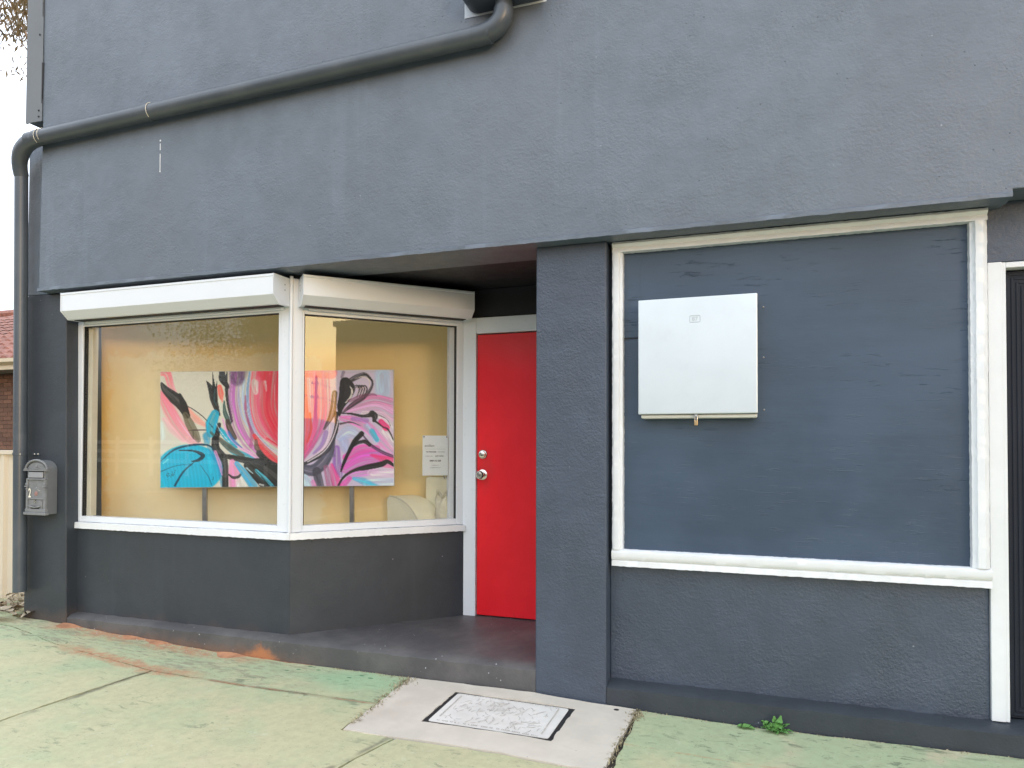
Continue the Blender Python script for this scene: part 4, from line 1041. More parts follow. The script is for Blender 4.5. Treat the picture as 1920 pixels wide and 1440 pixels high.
    s(2, [(330, 90), (340, 450), (320, 700), (250, 920), (150, 1090)], [170, 170, 160, 140, 90], (0.86, 0.38, 0.55), 1, 0.3, 0.6)
    s(2, [(430, 90), (440, 480), (420, 660), (330, 850), (160, 1100)], [120, 120, 110, 90, 50], (0.70, 0.38, 0.56), 1, 0.3, 0.7)
    s(2, [(260, 560), (270, 740), (230, 890)], [30, 40, 30], (0.86, 0.30, 0.25), 0.9, 0.4, 0.5)
    s(2, [(440, 780), (400, 920), (300, 1020)], [70, 90, 40], (0.56, 0.44, 0.68), 0.8, 0.5, 0.5)
    s(2, [(490, 640), (470, 850), (370, 1010), (150, 1150)], [24, 50, 60, 60], (0.92, 0.84, 0.90), 0.95, 0.3, 0.4)
    s(2, [(540, 330), (510, 560), (420, 740)], [70, 80, 30], BK, 1, 0.25, 0.6)
    s(2, [(555, 560), (560, 700), (520, 850), (440, 990), (230, 1120), (150, 1140)], [50, 54, 56, 70, 40, 30], BK, 1, 0.2, 0.3)
    # pale ground of the right half
    s(2, [(640, 60), (800, 70), (1200, 60)], [120, 80, 60], (0.80, 0.78, 0.84), 0.9, 0.5)
    s(2, [(1080, 120), (1080, 300)], [240, 240], (0.74, 0.82, 0.92), 0.9, 0.6)
    s(2, [(640, 90), (620, 150)], [50, 40], (0.45, 0.42, 0.50), 0.7, 0.5)
    s(2, [(650, 520), (820, 430), (1000, 390), (1210, 440)], [40, 120, 120, 120], (0.76, 0.48, 0.64), 1, 0.25, 0.7)
    s(2, [(680, 540), (1000, 480), (1210, 580)], [60, 150, 160], (0.88, 0.64, 0.80), 0.95, 0.3, 0.7)
    s(2, [(860, 560), (1080, 590), (1200, 720)], [60, 120, 90], (0.92, 0.86, 0.90), 0.85, 0.4, 0.5)
    s(2, [(610, 610), (760, 640), (900, 710), (1050, 860), (1210, 1020)], [70, 130, 140, 130, 90], (0.88, 0.44, 0.68), 1, 0.3, 0.7, (0.86, 0.60, 0.78))
    s(2, [(740, 620), (900, 640)], [60, 70], (0.64, 0.52, 0.74), 0.8, 0.5)
    s(2, [(900, 700), (1010, 860)], [100, 100], (0.66, 0.78, 0.88), 0.8, 0.5, 0.5)
    s(2, [(960, 760), (1015, 860)], [80, 60], (0.30, 0.70, 0.80), 0.95, 0.4, 0.4)
    s(2, [(1100, 760), (1210, 900)], [150, 170], (0.94, 0.86, 0.91), 0.9, 0.4, 0.5)
    s(2, [(1060, 650), (1120, 720)], [70, 90], (0.88, 0.24, 0.48), 0.95, 0.3, 0.3)
    s(2, [(600, 680), (720, 660), (830, 700)], [30, 20, 6], (0.2, 0.17, 0.2), 0.85, 0.4)
    s(2, [(620, 560), (730, 565), (860, 590), (960, 570)], [10, 26, 36, 60], BK, 1, 0.2, 0.2); s(2, [(960, 560), (990, 590), (980, 640)], [80, 80, 40], BK, 1, 0.2)
    s(2, [(990, 640), (1080, 710), (1140, 740), (1200, 860)], [30, 18, 22, 14], BK, 1, 0.25); s(2, [(1000, 560), (1120, 620), (1170, 700)], 8, BK, 0.9)
    s(2, [(600, 830), (690, 770), (790, 800)], [120, 190, 120], (0.78, 0.82, 0.93), 1, 0.4, 0.4)
    s(2, [(640, 880), (660, 960)], [160, 140], (0.72, 0.76, 0.90), 0.8, 0.5)
    s(2, [(560, 960), (560, 1150), (590, 1260)], [90, 130, 90], (0.52, 0.38, 0.64), 0.95, 0.4, 0.6)
    s(2, [(500, 1150), (540, 1300), (560, 1400)], [60, 130, 130], (0.84, 0.34, 0.58), 0.95, 0.4, 0.5)
    s(2, [(660, 1060), (830, 970), (1010, 960)], [90, 130, 100], (0.86, 0.42, 0.70), 1, 0.3, 0.4)
    s(2, [(650, 1180), (850, 1070), (1100, 1060)], [140, 210, 150], (0.82, 0.40, 0.72), 1, 0.3, 0.5)
    s(2, [(950, 1030), (1080, 1070), (1200, 1080)], [40, 90, 80], (0.90, 0.30, 0.50), 0.95, 0.4, 0.4)
    s(2, [(940, 1010), (1040, 1000)], [30, 24], (0.70, 0.60, 0.80), 0.7, 0.6)
    s(2, [(850, 800), (950, 920), (1080, 1000), (1205, 1050)], [20, 40, 44, 40], (0.24, 0.16, 0.26), 1, 0.35, 0.5)
    s(2, [(840, 790), (760, 880), (690, 1010), (640, 1120), (605, 1220)], [64, 60, 44, 40, 20], BK, 1, 0.15, 0.1)
    s(2, [(740, 940), (810, 890), (880, 880), (930, 915)], [20, 40, 48, 46], BK, 1, 0.15)
    s(2, [(700, 1260), (860, 1230), (1000, 1220)], [120, 110, 80], (0.84, 0.56, 0.82), 0.95, 0.4, 0.5)
    s(2, [(960, 1240), (1210, 1230)], [130, 170], (0.92, 0.84, 0.92), 1, 0.35, 0.4)
    s(2, [(1080, 1150), (1210, 1160)], [50, 60], (0.90, 0.56, 0.72), 0.9, 0.4)
    s(2, [(900, 1350), (1210, 1340)], [110, 130], (0.82, 0.88, 0.95), 0.95, 0.4, 0.4)
    s(2, [(750, 1300), (860, 1330), (1030, 1400)], [50, 100, 60], (0.33, 0.72, 0.86), 0.95, 0.35, 0.5)
    s(2, [(620, 1380), (700, 1300)], [100, 70], (0.84, 0.40, 0.70), 0.9, 0.4)
    s(2, [(565, 1400), (640, 1280), (760, 1205), (900, 1170), (1060, 1135), (1130, 1105), (1205, 1150)], [24, 30, 40, 70, 70, 50, 34], BK, 1, 0.15, 0.1)
    s(2, [(160, 1190), (290, 1210), (400, 1130), (480, 1000), (520, 850)], [110, 150, 150, 110, 60], (0.28, 0.28, 0.34), 1, 0.2, 0.4)
    s(2, [(330, 1220), (370, 1400)], [110, 110], (0.27, 0.26, 0.31), 1, 0.25, 0.3)
    s(2, [(440, 1180), (480, 1400)], [80, 110], (0.60, 0.40, 0.52), 0.9, 0.4, 0.6)
    s(2, [(190, 1290), (230, 1380)], [90, 170], (0.80, 0.88, 0.93), 1, 0.3, 0.3); s(2, [(290, 1340), (310, 1400)], [60, 60], (0.88, 0.60, 0.78), 0.9, 0.4)
    s(2, [(400, 1050), (520, 1040)], [30, 60], (0.40, 0.40, 0.48), 0.6, 0.5)
    s(2, [(578, 400), (582, 600), (545, 760), (485, 900), (395, 1010), (230, 1115)], [8, 12, 12, 14, 14, 10], (0.92, 0.88, 0.92), 1, 0.3, 0)
    s(2, [(660, 210), (680, 280), (650, 380), (610, 470), (590, 580)], [130, 190, 140, 90, 30], BK, 1, 0.1, 0.1)
    s(2, [(680, 210), (790, 145), (890, 115), (970, 190)], [60, 70, 44, 20], BK, 1, 0.2, 0.5)
    s(2, [(770, 160), (860, 140), (930, 180), (930, 260)], [14, 20, 20, 14], (0.86, 0.82, 0.80), 0.9, 0.4, 0.5)
    for dx in (0, 28, 56, 84):
        s(2, [(740 + dx, 270), (790 + dx, 240), (820 + dx, 280), (790 + dx, 370)], [10, 16, 18, 10], (0.12, 0.10, 0.12), 0.95, 0.3, 0.2)
        s(2, [(752 + dx, 280), (790 + dx, 258), (806 + dx, 290), (776 + dx, 360)], [6, 8, 8, 6], (0.80, 0.72, 0.72), 0.8, 0.4)
    s(2, [(712, 250), (735, 300), (720, 370), (660, 440)], [8, 24, 24, 10], (0.94, 0.92, 0.90), 1, 0.3)
    s(2, [(900, 115), (965, 200), (940, 290), (860, 380), (740, 460), (620, 560)], [20, 26, 40, 60, 60, 20], (0.11, 0.09, 0.11), 0.97, 0.25, 0.45)
    s(2, [(700, 420), (820, 370), (960, 340), (1010, 350)], [40, 50, 30, 20], (0.45, 0.25, 0.36), 0.8, 0.4, 0.5)
    lum = (C @ np.array([0.3, 0.55, 0.15]))[:, None]
    C = lum + (C - lum) * 1.32
    C = 0.5 + (C - 0.5) * 1.08
    return np.clip(C, 0, 1), nx, ny
pt_l = Vector((-4.357, 0.450, 1.008)); pt_r = Vector((-2.668, 1.049, 1.030))
pw = (Vector((pt_r.x, pt_r.y, 0)) - Vector((pt_l.x, pt_l.y, 0))).length
ux = (pt_r - pt_l).normalized(); uz = Vector((0, 0, 1)); uz = (uz - ux * uz.dot(ux)).normalized(); uy = uz.cross(ux)
art = thing('abstract_painting', 'wide abstract painting in turquoise, pink, red and black on a stand inside the window', 'painting', pt_l.lerp(pt_r, 0.5))
ph = 0.892; PW = (pt_r - pt_l).length
PF = Matrix(((ux.x, uy.x, uz.x, pt_l.x), (ux.y, uy.y, uz.y, pt_l.y), (ux.z, uy.z, uz.z, pt_l.z), (0, 0, 0, 1)))
MB(PF).box(0.0, PW, 0.0, 0.034, 0.0, ph).build('canvas', M_canvas, art, 0.002)
cols, nx, ny = paint_canvas(380, 190)
pm = MB(PF)
off = wl(art)
vx = np.linspace(0.003, PW - 0.003, nx); vz = np.linspace(ph - 0.003, 0.003, ny)
me = bpy.data.meshes.new('painted_surface')
verts = []
for z in vz:
    for x in vx: verts.append(tuple(PF @ Vector((x, -0.0015, z)) - off))
faces = [(j * nx + i, (j + 1) * nx + i, (j + 1) * nx + i + 1, j * nx + i + 1) for j in range(ny - 1) for i in range(nx - 1)]
me.from_pydata(verts, [], faces); me.update()
at = me.color_attributes.new('pigment', 'FLOAT_COLOR', 'POINT')
lin = np.where(cols <= 0.04045, cols / 12.92, ((cols + 0.055) / 1.055) ** 2.4)
at.data.foreach_set('color', np.concatenate([lin, np.ones((len(lin), 1))], 1).ravel().astype(np.float32))
mtp, Tp, bp = new_mat('acrylic_paint')
an = Tp.n.new('ShaderNodeAttribute'); an.attribute_name = 'pigment'
Tp.l.new(an.outputs['Color'], bp.inputs['Base Color']); setr(Tp, bp, 0.35)
Tp.l.new(Tp.bump(Tp.noise(160, 4, 0.6, stretch=(1, 1, 0.4)), 0.25, 0.002), bp.inputs['Normal'])
me.materials.append(mtp)
po = bpy.data.objects.new('painted_surface', me); COL.objects.link(po); po.parent = art
# stand: two posts with feet and a cross rail
stand = thing('painting_stand', 'grey metal stand with two posts holding the abstract painting', 'stand', (-3.5, 0.8, 0.20))
for sx_ in (0.322, 1.457):
    MB(PF).box(sx_ - 0.017, sx_ + 0.017, 0.036, 0.060, -0.81, 0.30).build('post', M_steel, stand, 0.002)
    MB(PF).box(sx_ - 0.03, sx_ + 0.03, -0.12, 0.20, -0.83, -0.811).build('foot', M_steel, stand, 0.003)
MB(PF).box(0.339, 1.440, 0.038, 0.058, 0.10, 0.13).build('cross_rail', M_steel, stand, 0.002)

# ------------------------------------------------------------------ armchair inside
ac = thing('armchair', 'cream upholstered armchair with sloping arms behind the angled window', 'armchair', (-2.29, 0.83, 0.20))
AF = Matrix.Translation((-2.290, 0.83, 0.20)) @ Matrix.Rotation(R(60), 4, 'Z')
# local x runs along the arm towards the back, y across the chair, z up
prof = [(0.50, 0.12), (0.0, 0.12)] + [(0.5 - 0.5 * math.cos(R(90 * j / 10)) ** 0.9, 0.33 + 0.42 * math.sin(R(90 * j / 10))) for j in range(11)] + [(0.54, 0.735), (0.55, 0.70)]
MB(AF).extrude(prof, 0.0, 0.22).build('armrest', M_chair, ac, 0.010, 3)
MB(AF).tube([(-0.002, y, z) for y, z in prof[2:13]], 0.006, 6).build('arm_piping', M_cushion, ac, smooth=60)
MB(AF).box(0.225, 0.30, 0.02, 0.36, 0.12, 0.90).build('backrest', M_chair, ac, 0.03, 4)
MB(AF).box(0.230, 0.295, 0.03, 0.35, 0.905, 0.955).build('headrest', M_chair, ac, 0.02, 4)
MB(AF).box(0.222, 0.27, 0.37, 0.50, 0.12, 0.40).build('seat', M_chair, ac, 0.03, 4)
cu_ = MB(AF); cr = random.Random(5); rows = []
for i in range(9):
    row = []
    for j in range(9):
        u, v = i / 8 - 0.5, j / 8 - 0.5
        th = 0.055 * max(0.0, (1 - (2 * u) ** 4) * (1 - (2 * v) ** 4)) ** 0.6 + 0.006
        row.append((0.12 + th + cr.uniform(-.006, .006), 0.02 + u * 0.14, 0.64 + v * 0.30 - 0.03 * math.cos(u * 5)))
    rows.append(row)
ia = [[cu_.pt((0.18 - (p[0] - 0.12), p[1], p[2])) for p in row] for row in rows]; ib = [[cu_.pt((0.14 + (p[0] - 0.12) * 1.0, p[1], p[2])) for p in row] for row in rows]
for i in range(8):
    for j in range(8):
        cu_.f += [[ia[i][j], ia[i][j + 1], ia[i + 1][j + 1], ia[i + 1][j]], [ib[i][j], ib[i + 1][j], ib[i + 1][j + 1], ib[i][j + 1]]]
cu_.build('cushion', M_cushion, ac, smooth=True)
for x, y in ((0.05, 0.05), (0.05, 0.44), (0.20, 0.05), (0.20, 0.44)):
    MB(AF).box(x - 0.02, x + 0.02, y - 0.02, y + 0.02, 0.0, 0.12).build('leg', M_wood, ac)

# ------------------------------------------------------------------ service pit in the pavement
pit = thing('access_cover', 'pale concrete service pit with a white patterned lid set in the green pavement', 'pit cover', (-1.28, -0.42, -0.03))
def pz(x, y): return gz(x) + 0.003
o4 = [(-1.962, -0.012), (-1.912, -0.805), (-0.650, -0.775), (-0.640, -0.012)]
i4 = [(-1.617, -0.146), (-1.604, -0.592), (-0.940, -0.574), (-0.934, -0.141)]
sr = MB(); pr_ = random.Random(21)
def walk(p, n, jit):
    out = []
    for a, b_ in zip(p, p[1:] + p[:1]):
        for k in range(n):
            t = k / n; x = a[0] + (b_[0] - a[0]) * t; y = a[1] + (b_[1] - a[1]) * t
            j = jit if k else 0
            out.append((x + pr_.uniform(-j, j), y + pr_.uniform(-j, j)))
    return out
oo = walk(o4, 16, 0.006); ii = walk(i4, 16, 0.0045)
n = len(oo)
def zt(x): return gz(x) + 0.004
ot = [sr.pt((x, y, zt(x))) for x, y in oo]; it = [sr.pt((x, y, zt(x))) for x, y in ii]
ob = [sr.pt((x, y, zt(x) - 0.05)) for x, y in oo]; ib = [sr.pt((x, y, zt(x) - 0.05)) for x, y in ii]
for k in range(n):
    l = (k + 1) % n
    sr.f += [[ot[k], ot[l], it[l], it[k]], [ob[k], ob[l], ot[l], ot[k]], [it[k], it[l], ib[l], ib[k]]]
sr.build('concrete_surround', M_pit, pit)
seal = MB(); seal.face([(x, y, gz(x) + 0.0015) for x, y in i4]); seal.build('sealant_gap', paint('black_sealant', (0.018, 0.018, 0.018), 0.7, 0.3, 30, 0.6, 80), pit)
l4 = [(-1.594, -0.162), (-1.579, -0.569), (-0.961, -0.551), (-0.964, -0.155)]
lid = MB(); rc = []
for k in range(4):
    p = Vector(l4[k]); a = (Vector(l4[k - 1]) - p).normalized(); b_ = (Vector(l4[(k + 1) % 4]) - p).normalized()
    for t in range(5):
        f = t / 4; q = (p + a * 0.018) * (1 - f) ** 2 + p * 2 * f * (1 - f) + (p + b_ * 0.018) * f * f
        rc.append((q.x, q.y))
tp = [lid.pt((x, y, zt(x) - 0.0008)) for x, y in rc]; bt_ = [lid.pt((x, y, zt(x) - 0.02)) for x, y in rc]
lid.f.append(tp)
for k in range(len(rc)):
    l = (k + 1) % len(rc); lid.f.append([bt_[k], bt_[l], tp[l], tp[k]])
lido = lid.build('lid', M_lid, pit)
# cracked-mud pattern in low relief: short wandering ribs, darkened in their grooves
rib = MB(); lr2 = random.Random(31)
for _ in range(150):
    x = lr2.uniform(-1.53, -1.03); y = lr2.uniform(-0.52, -0.205); a = lr2.choice((R(80), R(100), R(60), R(20), R(125))) + lr2.uniform(-0.3, 0.3)
    L = lr2.uniform(0.010, 0.034); pts = []
    bend = lr2.uniform(-0.7, 0.7)
    for k in range(5):
        t = k / 4 - 0.5
        pts.append((x + math.cos(a + bend * t) * L * t * 1.6, y + math.sin(a + bend * t) * L * t * 1.6, zt(x) - 0.0010))
    rib.tube(pts, [0.0006, 0.0012, 0.0014, 0.0012, 0.0006], 4)
for a, b_ in (((-1.558, -0.20), (-1.545, -0.50)), ((-1.012, -0.185), (-1.004, -0.52))):
    rib.tube([(a[0], a[1], zt(a[0]) + 0.0021), (b_[0], b_[1], zt(b_[0]) + 0.0021)], 0.0022, 4)
for k in range(60):
    x = -1.54 + 0.52 * k / 59
    if lr2.random() < 0.75: rib.box(x, x + 0.005, -0.548 + lr2.uniform(-.002, .002), -0.540, zt(x) - 0.002, zt(x) - 0.0001); rib.box(x, x + 0.004, -0.176, -0.170 + lr2.uniform(-.002, .002), zt(x) - 0.002, zt(x) - 0.0001)
rb_ = rib.build('lid_pattern', paint('worn_groove_grey', (0.50, 0.47, 0.43), 0.8, 0.3, 40), lido)
rb_['kind'] = 'stuff'
MB().lathe((-0.735, -0.06, zt(-0.735) + 0.0003), (0, 0, 1), [(0.016, 0), (0.012, 0.001), (0, 0.001)], 14).build('lifting_hole', M_black, pit)

# ------------------------------------------------------------------ loose matter on the ground
def tones(o, vals):
    a = o.data.attributes.new('tone', 'FLOAT', 'FACE'); a.data.foreach_set('value', vals)
def grass_clump(name, spots, count, h, seed, label):
    r = random.Random(seed); b = MB(); tv = []
    for _ in range(count):
        (x0, y0), (x1, y1), w = r.choice(spots)
        t = r.random(); x = x0 + (x1 - x0) * t + r.gauss(0, w); y = y0 + (y1 - y0) * t + r.gauss(0, w)
        if y > -0.006: y = -0.006
        z = gz(x) - 0.008; a = r.uniform(0, 6.28); L = h * r.uniform(0.4, 1.2); ln = r.uniform(0.4, 1.6)
        dx, dy = math.cos(a), math.sin(a); wd = r.uniform(0.0012, 0.0028)
        p0 = Vector((x, y, z)); p1 = p0 + Vector((dx * L * 0.5 * ln, dy * L * 0.5 * ln, L * 0.75)); p2 = p0 + Vector((dx * L * 1.1 * ln, dy * L * 1.1 * ln, L * r.uniform(0.3, 0.95)))
        for q in (p1, p2):
            if q.y > -0.004: q.y = -0.004 - r.random() * 0.01
        s_ = Vector((-dy, dx, 0)) * wd
        b.face([p0 - s_, p0 + s_, p1 + s_, p1 - s_]); b.face([p1 - s_, p1 + s_, p2]); v = r.random(); tv += [v, v]
    o = b.build(name, M_straw); tones(o, tv); tag(o, label, 'dry grass', None, 'stuff')
    return o
grass_clump('dry_grass', [((-1.955, -0.03), (-1.94, -0.42), 0.018), ((-1.94, -0.05), (-1.965, -0.2), 0.022), ((-1.92, -0.42), (-1.91, -0.75), 0.006)], 330, 0.026, 1, 'thin dry grass along the left edge of the concrete pit')
grass_clump('dry_grass', [((-0.632, -0.05), (-0.645, -0.80), 0.010), ((-0.62, -0.03), (-0.63, -0.14), 0.018)], 340, 0.022, 2, 'thin dry grass along the right edge of the concrete pit')
grass_clump('dry_grass', [((-0.6, -0.012), (1.1, -0.012), 0.008), ((-2.5, -0.012), (-1.96, -0.014), 0.012)], 620, 0.014, 3, 'straw and debris strewn along the foot of the plinth')
def grit(seed):
    r = random.Random(seed); b = MB()
    def peb(x, y, s_):
        z = gz(x) + s_ * 0.3
        p = [Vector((x, y, z)) + Vector((s_ * r.uniform(.6, 1.3) * sx1, s_ * r.uniform(.6, 1.3) * sy1, s_ * r.uniform(.5, .9) * sz1)) for sx1, sy1, sz1 in ((1, 0, 0), (0, 1, 0), (-1, 0, 0), (0, -1, 0), (0, 0, 1), (0, 0, -1))]
        for f_ in ((0, 1, 4), (1, 2, 4), (2, 3, 4), (3, 0, 4), (1, 0, 5), (2, 1, 5), (3, 2, 5), (0, 3, 5)): b.face([p[k] for k in f_])
    for _ in range(170): peb(r.uniform(-4.7, -3.2), -abs(r.gauss(0.02, 0.06)) - 0.008, r.uniform(0.002, 0.0055))
    for _ in range(60): peb(r.uniform(-4.2, -2.2), -0.45 + r.gauss(0, 0.03), r.uniform(0.002, 0.004))
    for _ in range(110): peb(r.uniform(-2.5, 1.05), -abs(r.gauss(0.005, 0.02)) - 0.008, r.uniform(0.0015, 0.004))
    for _ in range(50): peb(r.uniform(-4.5, 1.0), r.uniform(-1.5, -0.1), r.uniform(0.0015, 0.0035))
    o = b.build('grit', paint('pale_grit', (0.45, 0.38, 0.31), 0.9, 0.4, 60)); return tag(o, 'fine pale grit scattered along the foot of the wall', 'grit', None, 'stuff')
grit(6)
# low drifts of red dirt
def drift(seed):
    r = random.Random(seed); b = MB()
    nxx = 90
    rows = []
    for i in range(nxx):
        x = -4.78 + 2.15 * i / (nxx - 1)
        env = max(0.0, math.sin(i * 0.21 + 1.0) * 0.5 + math.sin(i * 0.53) * 0.35 + 0.25) * (1 if x < -3.1 else max(0, (-2.63 - x) / 0.47))
        wd = 0.004 + 0.11 * env; hh = 0.0006 + 0.011 * env
        rows.append([b.pt((x, -0.001 - wd * k / 4 + (r.uniform(-.004, .004) if k else 0), gz(x) - 0.0015 + hh * (1 - (k / 4)) ** 1.5 * (1 + r.uniform(-.1, .1)))) for k in range(5)])
    for i in range(nxx - 1):
        for k in range(4): b.f.append([rows[i][k], rows[i][k + 1], rows[i + 1][k + 1], rows[i + 1][k]])
    o = b.build('dirt_drift', M_dirt, smooth=True); return tag(o, 'low drift of red dirt blown against the step below the window', 'dirt', None, 'stuff')
drift(8)

def leaf_blade(L, W, lobes, r, curl=0.3, seg=7, flat=False):
    """leaf lying along +x, tip at x=L, returns verts, faces"""
    v = []; f = []
    for k in range(seg + 1):
        t = k / seg; w = W * (math.sin(math.pi * (0.08 + 0.88 * t ** 0.8)) ** 0.8) * (1 + lobes * math.sin(t * 20 + r.uniform(-.3, .3)))
        z = curl * L * (t * 0.9 - t * t * 0.9) + r.uniform(-.02, .02) * L
        v += [(L * t, -w, z + abs(w) * 0.25), (L * t, 0, z), (L * t, w, z + abs(w) * 0.25)]
    for k in range(seg):
        a = 3 * k
        f += [(a, a + 3, a + 4, a + 1), (a + 1, a + 4, a + 5, a + 2)]
    return v, f
def place_leaf(name, mat, parent, M, L, W, lobes, r, curl, tone, loc=None):
    v, f = leaf_blade(L, W, lobes, r, curl)
    b = MB(M)
    for q in f: b.f.append([len(b.v) + k for k in range(len(q))]); [b.pt(v[k]) for k in q]
    o = b.build(name, mat, parent, smooth=True, loc=loc)
    bm = bmesh.new(); bm.from_mesh(o.data); bmesh.ops.remove_doubles(bm, verts=bm.verts, dist=1e-5); bm.to_mesh(o.data); bm.free()
    tones(o, [min(1, max(0, tone + r.uniform(-.15, .15))) for _ in o.data.polygons])
    return o
wr = random.Random(14)
weed = thing('weed', 'small green weed with lobed leaves sprouting at the foot of the right plinth', 'weed', (0.055, -0.030, gz(0.055)))
for az, el, L, W in ((100, 62, 0.105, 0.020), (75, 72, 0.115, 0.021), (160, 34, 0.115, 0.024), (185, 14, 0.10, 0.022), (22, 30, 0.105, 0.022), (5, 8, 0.10, 0.022), (215, 14, 0.085, 0.018), (330, 10, 0.085, 0.019), (280, 10, 0.06, 0.016), (130, 48, 0.07, 0.015), (50, 44, 0.06, 0.014)):
    Mx = Matrix.Translation((0.055 + wr.uniform(-.006, .006), -0.040 + wr.uniform(-.005, .003), gz(0.055) + 0.002)) @ Matrix.Rotation(R(az), 4, 'Z') @ Matrix.Rotation(R(-el), 4, 'Y')
    if 40 < az < 170:                                   # keep the upright leaves clear of the plinth
        Mx = Matrix.Translation((0.055, -0.040, gz(0.055) + 0.002)) @ Matrix.Rotation(R(180 if az > 90 else 0) , 4, 'Z') @ Matrix.Rotation(R(-el if abs(az - 90) > 40 else -(90 - abs(az - 90) * 0.9)), 4, 'Y') @ Matrix.Rotation(R(90), 4, 'X')
    place_leaf('leaf', M_weed, weed, Mx, L * 0.74, W * 0.78, 0.16, wr, 0.25, wr.uniform(0.3, 0.9))
wl2 = place_leaf('fallen_leaf', M_weed, None, Matrix.Translation((-0.13, -0.028, gz(-0.13) + 0.006)) @ Matrix.Rotation(R(-8), 4, 'Z'), 0.085, 0.026, 0.12, wr, 0.1, 0.9, loc=(-0.13, -0.03, gz(-0.13)))
tag(wl2, 'single pale green leaf lying against the plinth left of the green weed', 'leaf')
dlr = random.Random(19)
litter = thing('leaf_litter', 'heap of curled dry leaves under the cream fence at the left corner', 'dry leaves', (-5.35, -0.05, gz(-5.35)))
for k in range(46):
    x = dlr.uniform(-6.0, -5.12); y = dlr.uniform(-0.12, 0.30)
    L = dlr.uniform(0.05, 0.13)
    Mx = Matrix.Translation((x, y, gz(x) + dlr.uniform(0.004, 0.06) * (1 if x < -5.2 else 0.4))) @ Matrix.Rotation(dlr.uniform(0, 6.28), 4, 'Z') @ Matrix.Rotation(dlr.uniform(-0.5, 0.3), 4, 'Y') @ Matrix.Rotation(dlr.uniform(-0.6, 0.6), 4, 'X')
    place_leaf('dry_leaf', M_dead, litter, Mx, L, L * dlr.uniform(0.2, 0.38), 0.10, dlr, 0.5, dlr.random())
for nm, x, y, L, rz, lb in (('dead_leaf', -5.36, -0.17, 0.26, 12, 'large curled brown dead leaf at the foot of the left corner'), ('dead_leaf', -5.13, -0.06, 0.15, 65, 'pale crumpled dead leaf leaning on the left corner of the wall')):
    o = place_leaf(nm, M_dead, None, Matrix.Translation((x, y, gz(x) + 0.012)) @ Matrix.Rotation(R(rz), 4, 'Z') @ Matrix.Rotation(R(-8), 4, 'Y'), L, L * 0.28, 0.12, dlr, 0.75, 0.55, loc=(x, y, gz(x)))
    tag(o, lb, 'leaf')

# ------------------------------------------------------------------ cream fence beside the shop
fence = thing('metal_fence', 'cream ribbed steel fence beside the left end of the shop', 'fence', (-6.6, 0.36, 0.05))
fx = -5.215
for k in range(5):
    x1 = fx - 0.80 * k; x0 = x1 - 0.80; s_ = MB(); pts = []
    x = x0
    for rpt in range(4):
        pts += [(x, 0.37), (x + 0.055, 0.37), (x + 0.075, 0.345), (x + 0.105, 0.345), (x + 0.125, 0.37)]; x += 0.2
    pts.append((x1, 0.37))
    lo = [s_.pt((a, b_, 0.035)) for a, b_ in pts]; hi = [s_.pt((a, b_, 1.262)) for a, b_ in pts]
    for j in range(len(pts) - 1): s_.f.append([lo[j], lo[j + 1], hi[j + 1], hi[j]])
    o = s_.build('fence_sheet', M_fence, fence); sm_ = o.modifiers.new('thickness', 'SOLIDIFY'); sm_.thickness = 0.002
MB().box(fx - 4.0, fx + 0.005, 0.33, 0.39, 1.255, 1.290).build('top_rail', M_fence, fence, 0.003)
MB().box(fx - 4.0, fx + 0.005, 0.335, 0.388, 0.02, 0.06).build('bottom_rail', M_fence, fence, 0.003)
for k in (2, 4):
    MB().box(fx - 1.2 * k + 0.0, fx - 1.2 * k + 0.05, 0.39, 0.44, -0.1, 1.25).build('post', M_fence, fence, 0.003)

# ------------------------------------------------------------------ neighbouring house
HY = 6.5
house = thing('brick_house', 'brown brick house with a terracotta tiled roof behind the cream fence', 'house', (-16, HY, 0))
hw = MB().box(-24, -8.0, HY + 0.012, HY + 0.2, -0.2, 2.80).box(-24, -23.8, HY + 0.2, HY + 9, -0.2, 2.8).box(-8.2, -8.0, HY + 0.2, HY + 9, -0.2, 2.8).box(-23.8, -8.2, HY + 8.8, HY + 9, -0.2, 2.8).build('wall', M_mortar, house)
def brick_me(L):
    b = MB(); b.box(0, L, 0, 0.02, 0, 0.076); o = b.build('brick', M_brick); me = o.data; bpy.data.objects.remove(o); return me
bm_full = brick_me(0.23); bm_half = brick_me(0.11)
cnt = 0; rest = MB()
for row in range(32):
    z = 0.02 + row * 0.086; x = -24.0 + (0.12 if row % 2 else 0.0)
    while x < -8.25:
        seen = (-15.6 < x < -13.7) and z > 0.9
        if seen and cnt < 260:
            o = bpy.data.objects.new('brick', bm_full); COL.objects.link(o); o.parent = hw
            o.location = Vector((x, HY - 0.008 + rnd.uniform(-.001, .001), z)) - wl(house); cnt += 1
        elif -18 < x < -12:
            rest.box(x, x + 0.23, HY - 0.008, HY + 0.012, z, z + 0.076)
        x += 0.24
rest.build('brickwork', M_brick, hw)['kind'] = 'stuff'
